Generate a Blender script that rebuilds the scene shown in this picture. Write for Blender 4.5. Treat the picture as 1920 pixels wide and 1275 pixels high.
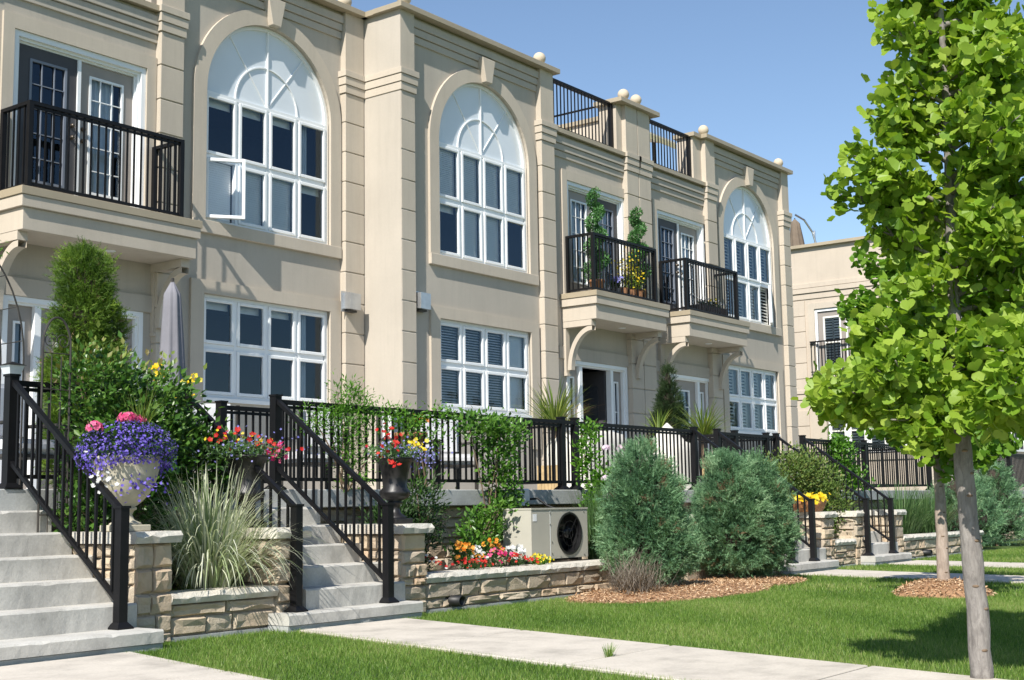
import bpy, bmesh, math, random
import numpy as np
from mathutils import Vector, Matrix, noise

random.seed(7)
RNG = np.random.default_rng(7)
R = math.radians
for o in list(bpy.data.objects):
    bpy.data.objects.remove(o)
SC = bpy.context.scene
COL = SC.collection

# ------------------------------------------------------------------ camera
cam_d = bpy.data.cameras.new('camera')
cam = bpy.data.objects.new('camera', cam_d)
COL.objects.link(cam)
yaw, pit, rol = R(37.22), R(7.21), R(-0.92)
fw = Vector((math.cos(yaw)*math.cos(pit), math.sin(yaw)*math.cos(pit), math.sin(pit)))
rt = Vector((math.sin(yaw), -math.cos(yaw), 0))
up = rt.cross(fw)
r2 = rt*math.cos(rol) + up*math.sin(rol)
u2 = up*math.cos(rol) - rt*math.sin(rol)
cam.matrix_world = Matrix(((r2.x, u2.x, -fw.x, 0), (r2.y, u2.y, -fw.y, 0), (r2.z, u2.z, -fw.z, 1.0), (0, 0, 0, 1)))
cam_d.sensor_fit = 'HORIZONTAL'
cam_d.sensor_width = 36
cam_d.lens = 46.52
cam_d.clip_end = 3000
SC.camera = cam

# ------------------------------------------------------------------ sky, sun, exposure
SUN = Vector((1.0, 0.31, -1.02)).normalized()          # the way the light travels
world = bpy.data.worlds.new('World')
SC.world = world
world.use_nodes = True
wn = world.node_tree
wn.nodes.clear()
wo = wn.nodes.new('ShaderNodeOutputWorld')
wb = wn.nodes.new('ShaderNodeBackground')
sky = wn.nodes.new('ShaderNodeTexSky')
sky.sky_type = 'NISHITA'
sky.sun_disc = False
sky.sun_elevation = math.asin(-SUN.z)
sky.sun_rotation = math.atan2(-SUN.x, -SUN.y) % (2*math.pi)
sky.altitude = 100
sky.air_density = 1.0
sky.dust_density = 0.15
sky.ozone_density = 2.0
wb.inputs['Strength'].default_value = 0.100
wn.links.new(sky.outputs[0], wb.inputs['Color'])
wn.links.new(wb.outputs[0], wo.inputs['Surface'])
sd = bpy.data.lights.new('sun', 'SUN')
sd.energy = 4.6
sd.angle = R(0.5)
sd.color = (1.0, 0.95, 0.87)
sun = bpy.data.objects.new('sun', sd)
COL.objects.link(sun)
sun.rotation_mode = 'QUATERNION'
sun.rotation_quaternion = SUN.to_track_quat('-Z', 'Y')
sun.location = (-20, -20, 30)
SC.view_settings.view_transform = 'Standard'
SC.view_settings.look = 'None'
SC.view_settings.exposure = 0.64
SC.view_settings.gamma = 1
SC.view_settings.use_curve_mapping = False

# ------------------------------------------------------------------ materials
def newmat(name):
    m = bpy.data.materials.new(name)
    m.use_nodes = True
    nt = m.node_tree
    nt.nodes.clear()
    out = nt.nodes.new('ShaderNodeOutputMaterial')
    b = nt.nodes.new('ShaderNodeBsdfPrincipled')
    nt.links.new(b.outputs[0], out.inputs[0])
    return m, nt, b, out

def noise_tex(nt, scale, detail=4, rough=.55, coord='Object', dist=0, vec=None):
    n = nt.nodes.new('ShaderNodeTexNoise')
    n.inputs['Scale'].default_value = scale
    n.inputs['Detail'].default_value = detail
    n.inputs['Roughness'].default_value = rough
    n.inputs['Distortion'].default_value = dist
    if vec is None:
        g = nt.nodes.new('ShaderNodeNewGeometry')
        nt.links.new(g.outputs['Position'], n.inputs['Vector'])
    else:
        nt.links.new(vec, n.inputs['Vector'])
    return n.outputs['Fac']

def ramp(nt, fac, stops):
    r = nt.nodes.new('ShaderNodeValToRGB')
    el = r.color_ramp.elements
    el[0].position, el[0].color = stops[0][0], (*stops[0][1], 1)
    el[1].position, el[1].color = stops[-1][0], (*stops[-1][1], 1)
    for p, c in stops[1:-1]:
        e = el.new(p)
        e.color = (*c, 1)
    nt.links.new(fac, r.inputs[0])
    return r.outputs[0]

def mixc(nt, fac, a, b, mode='MIX'):
    m = nt.nodes.new('ShaderNodeMix')
    m.data_type = 'RGBA'
    m.blend_type = mode
    for sock, val in ((m.inputs[0], fac), (m.inputs[6], a), (m.inputs[7], b)):
        if isinstance(val, (int, float)):
            sock.default_value = val
        elif isinstance(val, tuple):
            sock.default_value = (*val, 1)
        else:
            nt.links.new(val, sock)
    return m.outputs[2]

def bump(nt, b, h, strength=.3, dist=.01):
    n = nt.nodes.new('ShaderNodeBump')
    n.inputs['Strength'].default_value = strength
    n.inputs['Distance'].default_value = dist
    nt.links.new(h, n.inputs['Height'])
    nt.links.new(n.outputs[0], b.inputs['Normal'])

def simple(name, col, rough=.6, var=.12, scale=6, metal=0, bmp=0, bscale=60, spec=.5):
    m, nt, b, out = newmat(name)
    f = noise_tex(nt, scale, 5)
    lo = tuple(max(0, c*(1-var)) for c in col)
    hi = tuple(min(1, c*(1+var)) for c in col)
    nt.links.new(ramp(nt, f, [(.3, lo), (.7, hi)]), b.inputs['Base Color'])
    b.inputs['Roughness'].default_value = rough
    b.inputs['Metallic'].default_value = metal
    b.inputs['Specular IOR Level'].default_value = spec
    if bmp:
        bump(nt, b, noise_tex(nt, bscale, 3), bmp, .004)
    return m

def stucco(name, col):
    m, nt, b, out = newmat(name)
    big = noise_tex(nt, .9, 6, .6)
    c1 = ramp(nt, big, [(.3, tuple(c*.92 for c in col)), (.7, tuple(min(1, c*1.05) for c in col))])
    # vertical rain streaks: noise squeezed sideways
    g = nt.nodes.new('ShaderNodeNewGeometry')
    mp = nt.nodes.new('ShaderNodeMapping')
    mp.inputs['Scale'].default_value = (5, 5, .35)
    nt.links.new(g.outputs['Position'], mp.inputs['Vector'])
    st = noise_tex(nt, 1.6, 5, .65, vec=mp.outputs[0])
    sf = ramp(nt, st, [(.48, (0, 0, 0)), (.74, (.2, .2, .2))])
    c2 = mixc(nt, sf, c1, tuple(c*.62 for c in col))
    fine = noise_tex(nt, 42, 4, .7)
    c3 = mixc(nt, .12, c2, ramp(nt, fine, [(.25, (.5, .5, .5)), (.75, (1, 1, 1))]), 'MULTIPLY')
    nt.links.new(c3, b.inputs['Base Color'])
    b.inputs['Roughness'].default_value = .9
    b.inputs['Specular IOR Level'].default_value = .2
    bump(nt, b, noise_tex(nt, 130, 3, .7), .35, .004)
    return m

M = {}
M['stucco'] = stucco('stucco_beige', (.465, .418, .355))
M['stucco_trim'] = stucco('stucco_trim_cream', (.52, .455, .372))
M['stucco_wing'] = stucco('stucco_wing', (.53, .455, .37))
M['cap'] = simple('cap_metal_tan', (.36, .30, .21), .45, .08, 2, 0, .05)
M['white'] = simple('white_vinyl', (.80, .81, .81), .35, .03, 3)
M['taupe'] = simple('taupe_door', (.30, .265, .235), .5, .05, 3)
M['dimgrid'] = simple('dim_lite_frame', (.17, .19, .23), .5, .05, 3)
M['darkdoor'] = simple('dark_screen_door', (.055, .052, .055), .55, .1, 3)
M['black'] = simple('black_powder_coat', (.006, .006, .007), .5, .2, 8, spec=.25)
M['iron'] = simple('dark_iron', (.04, .035, .03), .55, .3, 12)
M['blackurn'] = simple('black_cast_iron', (.014, .013, .013), .42, .4, 14, 0, .2, 60)
M['stoneurn'] = simple('stone_urn', (.46, .42, .32), .85, .16, 7, 0, .3, 70)
M['terracotta'] = simple('terracotta', (.32, .15, .07), .8, .15, 8, 0, .2, 50)
M['finial'] = simple('cream_finial', (.52, .44, .33), .8, .08, 5, 0, .2, 90)
M['vent'] = simple('galvanised_vent', (.52, .53, .54), .35, .15, 6, .75)
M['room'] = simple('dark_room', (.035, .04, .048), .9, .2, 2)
M['curtain'] = simple('curtain', (.62, .66, .70), .9, .08, 4)
M['blind'] = simple('blind_slats', (.88, .88, .87), .6, .04, 4)
M['shutter'] = simple('white_shutter', (.78, .76, .70), .5, .04, 4)
M['acbody'] = simple('beige_enamel', (.45, .43, .365), .4, .05, 3)
M['acblack'] = simple('black_plastic', (.012, .012, .013), .3, .3, 6)
M['greybox'] = simple('grey_enamel', (.60, .64, .66), .4, .06, 4)
M['cover'] = simple('cream_cover', (.62, .59, .52), .8, .1, 5, 0, .3, 14)
M['greycover'] = simple('lavender_grey_canvas', (.19, .187, .21), .85, .1, 5, 0, .3, 16)
M['browncover'] = simple('brown_canvas', (.17, .13, .095), .85, .15, 5, 0, .3, 16)
M['pvc'] = simple('black_pipe', (.012, .012, .012), .5, .2, 8)
M['wood'] = simple('planter_wood', (.42, .30, .15), .7, .2, 12)
M['cushion'] = simple('white_cushion', (.62, .62, .63), .85, .06, 5)
M['wicker'] = simple('brown_wicker', (.30, .13, .05), .6, .35, 40, 0, .6, 60)
M['darkplastic'] = simple('dark_planter', (.03, .03, .035), .6, .3, 20, 0, .3, 50)
M['soil'] = simple('dark_soil', (.035, .026, .018), .95, .4, 20, 0, .6, 40)
M['mortar'] = simple('mortar', (.46, .39, .31), .95, .2, 10, 0, .5, 60)
M['yellowtrim'] = simple('yellow_trim', (.55, .50, .30), .7, .1, 4)
M['steel'] = simple('brushed_steel', (.5, .5, .5), .3, .1, 8, .9)
M['brass'] = simple('dark_brass', (.12, .10, .08), .35, .2, 8, .8)

def concrete(name, col, streak=.3):
    m, nt, b, out = newmat(name)
    a = noise_tex(nt, 2.2, 7, .65)
    c = ramp(nt, a, [(.25, tuple(x*.64 for x in col)), (.5, col), (.75, tuple(min(1, x*1.16) for x in col))])
    f = noise_tex(nt, 55, 4, .7)
    c = mixc(nt, .35, c, ramp(nt, f, [(.3, (.55, .54, .52)), (.7, (1, 1, 1))]), 'MULTIPLY')
    d = noise_tex(nt, .7, 5, .7, dist=1.5)
    c = mixc(nt, ramp(nt, d, [(.55, (0, 0, 0)), (.8, (streak,)*3)]), c, tuple(x*.45 for x in col))
    nt.links.new(c, b.inputs['Base Color'])
    b.inputs['Roughness'].default_value = .88
    b.inputs['Specular IOR Level'].default_value = .25
    bump(nt, b, noise_tex(nt, 38, 6, .7), .4, .006)
    return m
M['concrete'] = concrete('concrete_steps', (.52, .505, .465), .5)
M['slab'] = concrete('concrete_slab', (.42, .43, .42), .35)
M['path'] = concrete('concrete_path', (.56, .51, .44), .12)

def stone(name, cols, bstr=.8):
    m, nt, b, out = newmat(name)
    oi = nt.nodes.new('ShaderNodeObjectInfo')
    c = ramp(nt, oi.outputs['Random'], [(i/(len(cols)-1), k) for i, k in enumerate(cols)])
    n1 = noise_tex(nt, 9, 6, .65)
    c = mixc(nt, .55, c, ramp(nt, n1, [(.25, (.66, .62, .58)), (.6, (1.0, 1.0, 1.0))]), 'MULTIPLY')
    n2 = noise_tex(nt, 2.5, 4, .6)
    c = mixc(nt, ramp(nt, n2, [(.5, (0, 0, 0)), (.75, (.35, .35, .35))]), c, (.45, .30, .19))
    nt.links.new(c, b.inputs['Base Color'])
    b.inputs['Roughness'].default_value = .92
    b.inputs['Specular IOR Level'].default_value = .2
    bump(nt, b, noise_tex(nt, 45, 8, .75), bstr, .014)
    return m
M['stone'] = stone('ledge_stone', [(.56, .44, .31), (.47, .40, .31), (.60, .49, .35), (.44, .37, .29), (.55, .47, .36), (.52, .39, .27)])
M['capstone'] = stone('limestone_cap', [(.66, .62, .54), (.60, .58, .52), (.70, .66, .58)], .9)

def bark(name, a, b_, sc=12):
    m, nt, b, out = newmat(name)
    g = nt.nodes.new('ShaderNodeNewGeometry')
    mp = nt.nodes.new('ShaderNodeMapping')
    mp.inputs['Scale'].default_value = (1, 1, .28)
    nt.links.new(g.outputs['Position'], mp.inputs['Vector'])
    n = noise_tex(nt, sc*3, 8, .7, vec=mp.outputs[0], dist=.6)
    c = ramp(nt, n, [(.3, a), (.65, b_)])
    k = noise_tex(nt, 7, 3, .6)
    c = mixc(nt, ramp(nt, k, [(.55, (0, 0, 0)), (.7, (.5, .5, .5))]), c, tuple(x*.5 for x in a))
    nt.links.new(c, b.inputs['Base Color'])
    b.inputs['Roughness'].default_value = .9
    bump(nt, b, n, .8, .012)
    return m
M['bark'] = bark('ginkgo_bark', (.13, .115, .105), (.30, .275, .25))
M['bark2'] = bark('pale_bark', (.24, .18, .14), (.42, .34, .28), 9)
M['twig'] = simple('twig_brown', (.16, .11, .07), .85, .3, 30)
M['deadtwig'] = simple('dead_twig', (.21, .17, .14), .9, .3, 20)

def foliage(name, cols, trans=.3, rough=.45, tcol=None, spec=.35):
    m, nt, b, out = newmat(name)
    at = nt.nodes.new('ShaderNodeAttribute')
    at.attribute_name = 'rnd'
    c = ramp(nt, at.outputs['Fac'], [(i/(len(cols)-1), k) for i, k in enumerate(cols)])
    nt.links.new(c, b.inputs['Base Color'])
    b.inputs['Roughness'].default_value = rough
    b.inputs['Specular IOR Level'].default_value = spec
    if trans:
        t = nt.nodes.new('ShaderNodeBsdfTranslucent')
        tc = mixc(nt, 1.0, c, tcol or (1.25, 1.25, .7), 'MULTIPLY')
        nt.links.new(tc, t.inputs['Color'])
        mx = nt.nodes.new('ShaderNodeMixShader')
        mx.inputs[0].default_value = trans
        nt.links.new(b.outputs[0], mx.inputs[1])
        nt.links.new(t.outputs[0], mx.inputs[2])
        nt.links.new(mx.outputs[0], out.inputs[0])
    return m
M['ginkgo'] = foliage('ginkgo_leaf', [(.06, .15, .012), (.17, .30, .025), (.29, .42, .05), (.42, .52, .09)], .42)
M['ginkgo2'] = foliage('ginkgo_leaf_far', [(.06, .17, .012), (.14, .28, .025), (.23, .37, .06)], .42)
M['juniper'] = foliage('juniper_needles', [(.018, .05, .024), (.08, .18, .088), (.175, .315, .155), (.31, .45, .26)], .2, .6)
M['juniper_brown'] = foliage('juniper_brown', [(.10, .07, .04), (.2, .13, .07), (.12, .14, .07)], .1, .8)
M['thuja'] = foliage('thuja_scales', [(.018, .045, .006), (.06, .125, .012), (.12, .21, .02), (.22, .31, .03)], .22, .6)
M['thujadark'] = foliage('thuja_dark', [(.008, .02, .005), (.02, .045, .01), (.045, .075, .018)], .12, .7)
M['rose'] = foliage('rose_leaf', [(.014, .05, .008), (.04, .11, .016), (.085, .185, .03), (.17, .26, .06)], .28, .33)
M['rosetip'] = foliage('rose_tip', [(.12, .17, .03), (.2, .26, .05), (.18, .14, .05)], .3, .5)
M['vine'] = foliage('vine_leaf', [(.03, .10, .01), (.07, .19, .015), (.12, .28, .03), (.18, .34, .05)], .4, .4)
M['climber'] = foliage('climber_leaf', [(.025, .085, .012), (.06, .16, .022), (.11, .24, .035), (.18, .32, .06)], .35, .32)
M['shrubdark'] = foliage('shrub_dark', [(.010, .032, .007), (.025, .065, .012), (.05, .10, .02)], .2, .5)
M['shrubolive'] = foliage('shrub_olive', [(.035, .07, .015), (.085, .15, .03), (.15, .22, .05), (.22, .20, .07)], .28, .5)
M['variegated'] = foliage('variegated_grass', [(.20, .28, .11), (.42, .48, .28), (.60, .63, .46), (.68, .68, .56)], .3, .5, (1.1, 1.1, .9))
M['lawn'] = foliage('lawn_blades', [(.055, .125, .015), (.13, .24, .032), (.215, .325, .062), (.36, .38, .15)], .35, .5)
M['ornamental'] = foliage('ornamental_grass', [(.04, .10, .03), (.09, .18, .06), (.16, .25, .10)], .3, .5)
M['deadgrass'] = foliage('dead_stems', [(.13, .10, .08), (.24, .20, .16), (.32, .27, .22)], .1, .8)
M['palm'] = foliage('palm_frond', [(.07, .14, .02), (.16, .24, .04), (.27, .31, .07)], .35, .45)
M['palmdry'] = foliage('palm_dry', [(.26, .15, .06), (.38, .24, .11), (.30, .25, .08)], .3, .6)
M['topiary'] = foliage('topiary_leaf', [(.03, .10, .025), (.08, .22, .06), (.16, .34, .12)], .2, .45)
M['sedum'] = foliage('ground_cover', [(.05, .10, .01), (.12, .20, .02), (.2, .26, .03)], .25, .6)

def petal(name, cols, trans=.35):
    return foliage(name, cols, trans, .55, (1.1, 1.1, 1.1), .25)
M['purple'] = petal('purple_petals', [(.09, .05, .34), (.17, .115, .56), (.28, .22, .72), (.12, .08, .48)])
M['pink'] = petal('pink_petals', [(.66, .05, .20), (.80, .12, .30), (.86, .26, .42)])
M['hotpink'] = petal('hotpink_petals', [(.55, .02, .13), (.75, .06, .22), (.8, .2, .33)])
M['red'] = petal('red_petals', [(.36, .010, .010), (.56, .02, .018), (.64, .06, .04)])
M['orange'] = petal('orange_petals', [(.75, .20, .01), (.85, .33, .03), (.8, .42, .08)])
M['yellow'] = petal('yellow_petals', [(.75, .50, .01), (.85, .66, .03), (.8, .7, .12)])
M['whitep'] = petal('white_petals', [(.65, .66, .64), (.8, .8, .78)])
M['palepink'] = petal('pale_pink_petals', [(.72, .55, .62), (.82, .70, .76), (.70, .60, .74)])
M['bluep'] = petal('blue_petals', [(.16, .16, .5), (.28, .28, .66), (.4, .38, .75)])

# glass: fresnel mirror over a tinted clear pane
def glass_mat(name, tint, base=.07):
    m, nt, b, out = newmat(name)
    nt.nodes.remove(b)
    t = nt.nodes.new('ShaderNodeBsdfTransparent')
    t.inputs[0].default_value = (*tint, 1)
    g = nt.nodes.new('ShaderNodeBsdfGlossy')
    g.inputs['Roughness'].default_value = .015
    g.inputs['Color'].default_value = (.62, .80, 1, 1)
    fr = nt.nodes.new('ShaderNodeFresnel')
    fr.inputs[0].default_value = 1.42
    ad = nt.nodes.new('ShaderNodeMath')
    ad.operation = 'ADD'
    ad.inputs[1].default_value = base
    nt.links.new(fr.outputs[0], ad.inputs[0])
    mx = nt.nodes.new('ShaderNodeMixShader')
    nt.links.new(ad.outputs[0], mx.inputs[0])
    nt.links.new(t.outputs[0], mx.inputs[1])
    nt.links.new(g.outputs[0], mx.inputs[2])
    nt.links.new(mx.outputs[0], out.inputs[0])
    return m
M['glass'] = glass_mat('window_glass', (.97, .99, 1.0), .03)
m, nt, b, out = newmat('fan_light_panel')
f = noise_tex(nt, 1.5, 3)
nt.links.new(ramp(nt, f, [(.3, (.66, .70, .73)), (.7, (.70, .74, .77))]), b.inputs['Base Color'])
b.inputs['Roughness'].default_value = .25
b.inputs['Coat Weight'].default_value = .6
b.inputs['Coat Roughness'].default_value = .05
M['fanlight'] = m

# lawn soil sheet, mulch
m, nt, b, out = newmat('lawn_ground')
a = noise_tex(nt, 1.3, 6, .65)
c = ramp(nt, a, [(.3, (.075, .135, .02)), (.6, (.11, .185, .03)), (.8, (.17, .20, .055))])
f = noise_tex(nt, 90, 4, .7)
c = mixc(nt, .6, c, ramp(nt, f, [(.3, (.35, .35, .3)), (.7, (1, 1, 1))]), 'MULTIPLY')
nt.links.new(c, b.inputs['Base Color'])
b.inputs['Roughness'].default_value = .95
bump(nt, b, f, 1, .03)
M['ground'] = m
M['mulchsoil'] = simple('mulch_soil', (.30, .17, .09), .95, .4, 30, 0, .8, 50)
M['mulch'] = foliage('mulch_chips', [(.22, .115, .055), (.40, .235, .12), (.55, .37, .22), (.62, .47, .31)], 0, .85)

# ------------------------------------------------------------------ object helpers
ORG = {}
def org(o):
    return ORG.get(o.name, Vector((0, 0, 0))) if o is not None else Vector((0, 0, 0))

def tag(o, label=None, cat=None, group=None, kind=None):
    if label: o['label'] = label
    if cat: o['category'] = cat
    if group: o['group'] = group
    if kind: o['kind'] = kind
    return o

def thing(name, loc, label, cat, group=None):
    o = bpy.data.objects.new(name, None)
    o.empty_display_size = .2
    COL.objects.link(o)
    o.location = loc
    ORG[o.name] = Vector(loc)
    return tag(o, label, cat, group)

def link(name, me, parent=None, loc=None):
    o = bpy.data.objects.new(name, me)
    COL.objects.link(o)
    base = org(parent)
    if parent is not None:
        o.parent = parent
    if loc is not None:
        o.location = Vector(loc) - base
        ORG[o.name] = Vector(loc)
    else:
        ORG[o.name] = base
    return o

def pane_y(x0, x1, y, z0, z1):
    return MB().add([(x0, y, z0), (x1, y, z0), (x1, y, z1), (x0, y, z1)], [(0, 1, 2, 3)])

class MB:
    def __init__(s):
        s.v, s.f = [], []
    def add(s, vs, fs):
        n = len(s.v)
        s.v += [tuple(v) for v in vs]
        s.f += [tuple(i+n for i in f) for f in fs]
        return s
    def box(s, x0, x1, y0, y1, z0, z1):
        return s.add([(x0, y0, z0), (x1, y0, z0), (x1, y1, z0), (x0, y1, z0), (x0, y0, z1), (x1, y0, z1), (x1, y1, z1), (x0, y1, z1)],
                     [(0, 3, 2, 1), (4, 5, 6, 7), (0, 1, 5, 4), (1, 2, 6, 5), (2, 3, 7, 6), (3, 0, 4, 7)])
    def prism(s, poly, axis, a0, a1):
        """poly: points in the plane across the axis; x -> (y,z), y -> (x,z), z -> (x,y)"""
        def p(q, a):
            return {'x': (a, q[0], q[1]), 'y': (q[0], a, q[1]), 'z': (q[0], q[1], a)}[axis]
        n = len(poly)
        vs = [p(q, a0) for q in poly] + [p(q, a1) for q in poly]
        fs = [tuple(range(n))[::-1], tuple(range(n, 2*n))] + [(i, (i+1) % n, n+(i+1) % n, n+i) for i in range(n)]
        return s.add(vs, fs)
    def ring(s, inner, outer, y0, y1):
        """open band between two (x,z) paths, front y0, back y1"""
        n = len(inner)
        vs = [(p[0], y0, p[1]) for p in inner]+[(p[0], y0, p[1]) for p in outer]+[(p[0], y1, p[1]) for p in inner]+[(p[0], y1, p[1]) for p in outer]
        fs = []
        for i in range(n-1):
            a, b_, c, d = i, i+1, n+i+1, n+i
            fs += [(a, b_, c, d), (2*n+a, 2*n+d, 2*n+c, 2*n+b_), (d, c, 2*n+c, 2*n+d), (b_, a, 2*n+a, 2*n+b_)]
        fs += [(0, n, 3*n, 2*n), (n-1, 3*n-1, 4*n-1, 2*n-1)]
        return s.add(vs, fs)
    def tube(s, pts, r, n=6, closed=False):
        pts = [Vector(p) for p in pts]
        rs = r if isinstance(r, (list, tuple)) else [r]*len(pts)
        base = len(s.v)
        up_ = None
        for i, p in enumerate(pts):
            d = (pts[min(i+1, len(pts)-1)]-pts[max(i-1, 0)])
            d = d.normalized() if d.length > 1e-9 else Vector((0, 0, 1))
            if up_ is None:
                up_ = Vector((0, 0, 1)) if abs(d.z) < .9 else Vector((1, 0, 0))
            a = d.cross(up_).normalized()
            b_ = a.cross(d).normalized()
            up_ = b_
            for k in range(n):
                t = 2*math.pi*k/n
                s.v.append(tuple(p+(a*math.cos(t)+b_*math.sin(t))*rs[i]))
        for i in range(len(pts)-1):
            for k in range(n):
                q = (k+1) % n
                s.f.append((base+i*n+k, base+i*n+q, base+(i+1)*n+q, base+(i+1)*n+k))
        s.f.append(tuple(base+k for k in range(n))[::-1])
        s.f.append(tuple(base+(len(pts)-1)*n+k for k in range(n)))
        return s
    def lathe(s, prof, cx, cy, n=20, flute=0, nfl=0):
        base = len(s.v)
        for r, z in prof:
            for k in range(n):
                t = 2*math.pi*k/n
                rr = r*(1+flute*math.cos(nfl*t)) if nfl else r
                s.v.append((cx+rr*math.cos(t), cy+rr*math.sin(t), z))
        for i in range(len(prof)-1):
            for k in range(n):
                q = (k+1) % n
                s.f.append((base+i*n+k, base+i*n+q, base+(i+1)*n+q, base+(i+1)*n+k))
        s.f.append(tuple(base+k for k in range(n))[::-1])
        s.f.append(tuple(base+(len(prof)-1)*n+k for k in range(n)))
        return s
    def mesh(s, name, mat, o=(0, 0, 0), smooth=False):
        me = bpy.data.meshes.new(name)
        o = Vector(o)
        me.from_pydata([(v[0]-o.x, v[1]-o.y, v[2]-o.z) for v in s.v], [], s.f)
        me.materials.append(M[mat])
        if smooth:
            me.polygons.foreach_set('use_smooth', [True]*len(me.polygons))
        me.update()
        return me
    def build(s, name, mat, parent=None, smooth=False, bevel=0, fix=False, **kw):
        me = s.mesh(name, mat, org(parent), smooth)
        if bevel or fix:
            bm = bmesh.new()
            bm.from_mesh(me)
            if fix:
                bmesh.ops.recalc_face_normals(bm, faces=bm.faces)
            if bevel:
                es = [e for e in bm.edges if len(e.link_faces) == 2 and e.calc_face_angle(0) > .6]
                bmesh.ops.bevel(bm, geom=es, offset=bevel, segments=1, affect='EDGES', clamp_overlap=True)
            bm.to_mesh(me)
            bm.free()
        o = link(name, me, parent)
        return tag(o, **kw)

def BX(*a):
    return MB().box(*a)

def inst(name, me, parent, loc, rot=None, scale=None):
    o = bpy.data.objects.new(name, me)
    COL.objects.link(o)
    o.parent = parent
    o.location = Vector(loc) - org(parent)
    ORG[o.name] = Vector(loc)
    if rot: o.rotation_euler = rot
    if scale: o.scale = scale
    return o

# ------------------------------------------------------------------ leaf clouds
def nrm(a):
    return a/np.maximum(np.linalg.norm(a, axis=1, keepdims=True), 1e-9)

def _fan():
    v = [(0, 0, 0)]
    for i, (a_, r_) in enumerate(((-62, .62), (-46, .84), (-28, .92), (-9, .88), (0, .74), (9, .88), (28, .92), (46, .84), (62, .62))):
        v.append((r_*math.sin(R(a_)), r_*math.cos(R(a_)), .13*(abs(a_)/62)**2+.035*(-1)**i-.03))
    return np.array(v, float), [(0, i+1, i) for i in range(1, 9)]
T_FAN = _fan()
T_OVAL = (np.array([(0, 0, 0), (-.27, .42, .07), (.27, .42, .07), (0, .5, -.03), (0, 1, -.04)], float), [(0, 3, 1), (0, 2, 3), (1, 3, 4), (3, 2, 4)])
T_LANCE = (np.array([(0, 0, 0), (-.13, .4, .04), (.13, .4, .04), (0, 1, -.05)], float), [(0, 2, 1), (1, 2, 3)])
def _spray():
    v, f = [], []
    rr = random.Random(3)
    for i in range(11):
        t = i/10
        side = -1 if i % 2 else 1
        y = t*.8
        L = (.34-.2*t)
        dx, dz = side*L*.75, (rr.random()-.5)*.4
        w = .055
        n = len(v)
        v += [(0, y-w*.4, 0), (w*.3*side, y+w, 0), (dx, y+L*.85, dz)]
        f.append((n, n+1, n+2))
    n = len(v)
    v += [(-.05, .0, 0), (.05, .0, 0), (0, 1.05, 0)]
    f.append((n, n+1, n+2))
    return np.array(v, float), f
T_SPRAY = _spray()
def _flower(k, cup=.25):
    v = [(0, 0, 0)]
    f = []
    for i in range(k):
        a = 2*math.pi*i/k
        for da, r, h in ((-.5, .8, cup*.8), (0, 1, cup), (.5, .8, cup*.8)):
            t = a+da*2*math.pi/k*.9
            v.append((r*math.cos(t)*.5, r*math.sin(t)*.5, h))
        n = 1+3*i
        f += [(0, n, n+1), (0, n+1, n+2)]
    return np.array(v, float), f
T_FLOWER = _flower(5)
T_LOBELIA = (np.array([(0, 0, 0), (-.5, .3, .1), (-.15, .75, .15), (.15, .75, .15), (.5, .3, .1), (0, -.4, .15)], float), [(0, 2, 1), (0, 3, 2), (0, 4, 3), (0, 1, 5), (0, 5, 4)])

def cloud(name, P, D, N, S, tmpl, mat, parent=None, rnd=None, kind=None, **kw):
    P = np.asarray(P, float)
    n = len(P)
    D = nrm(np.asarray(D, float))
    N = np.asarray(N, float)
    N = nrm(N-(N*D).sum(1, keepdims=True)*D)
    X = np.cross(D, N)
    S = np.broadcast_to(np.asarray(S, float), (n,))
    tv, tf = tmpl
    k = len(tv)
    base = np.array(org(parent))
    V = (P-base)[:, None, :]+S[:, None, None]*(tv[None, :, 0, None]*X[:, None]+tv[None, :, 1, None]*D[:, None]+tv[None, :, 2, None]*N[:, None])
    F = np.array(tf)[None]+(np.arange(n)*k)[:, None, None]
    if rnd is None:
        rnd = RNG.random(n)
    return rawmesh(name, V.reshape(-1, 3), F.reshape(-1, 3), np.repeat(rnd, k), mat, parent, kind, **kw)

def rawmesh(name, V, F, rnd, mat, parent=None, kind=None, **kw):
    me = bpy.data.meshes.new(name)
    me.vertices.add(len(V))
    me.vertices.foreach_set('co', V.astype(np.float32).ravel())
    me.loops.add(F.size)
    me.loops.foreach_set('vertex_index', F.astype(np.int32).ravel())
    me.polygons.add(len(F))
    me.polygons.foreach_set('loop_start', np.arange(0, F.size, F.shape[1], dtype=np.int32))
    at = me.attributes.new('rnd', 'FLOAT', 'POINT')
    at.data.foreach_set('value', np.clip(rnd, 0, 1).astype(np.float32))
    me.materials.append(M[mat])
    me.update(calc_edges=True)
    o = link(name, me, parent)
    return tag(o, kind=kind, **kw)

def rdir(n):
    return nrm(RNG.normal(size=(n, 3)))

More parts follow.
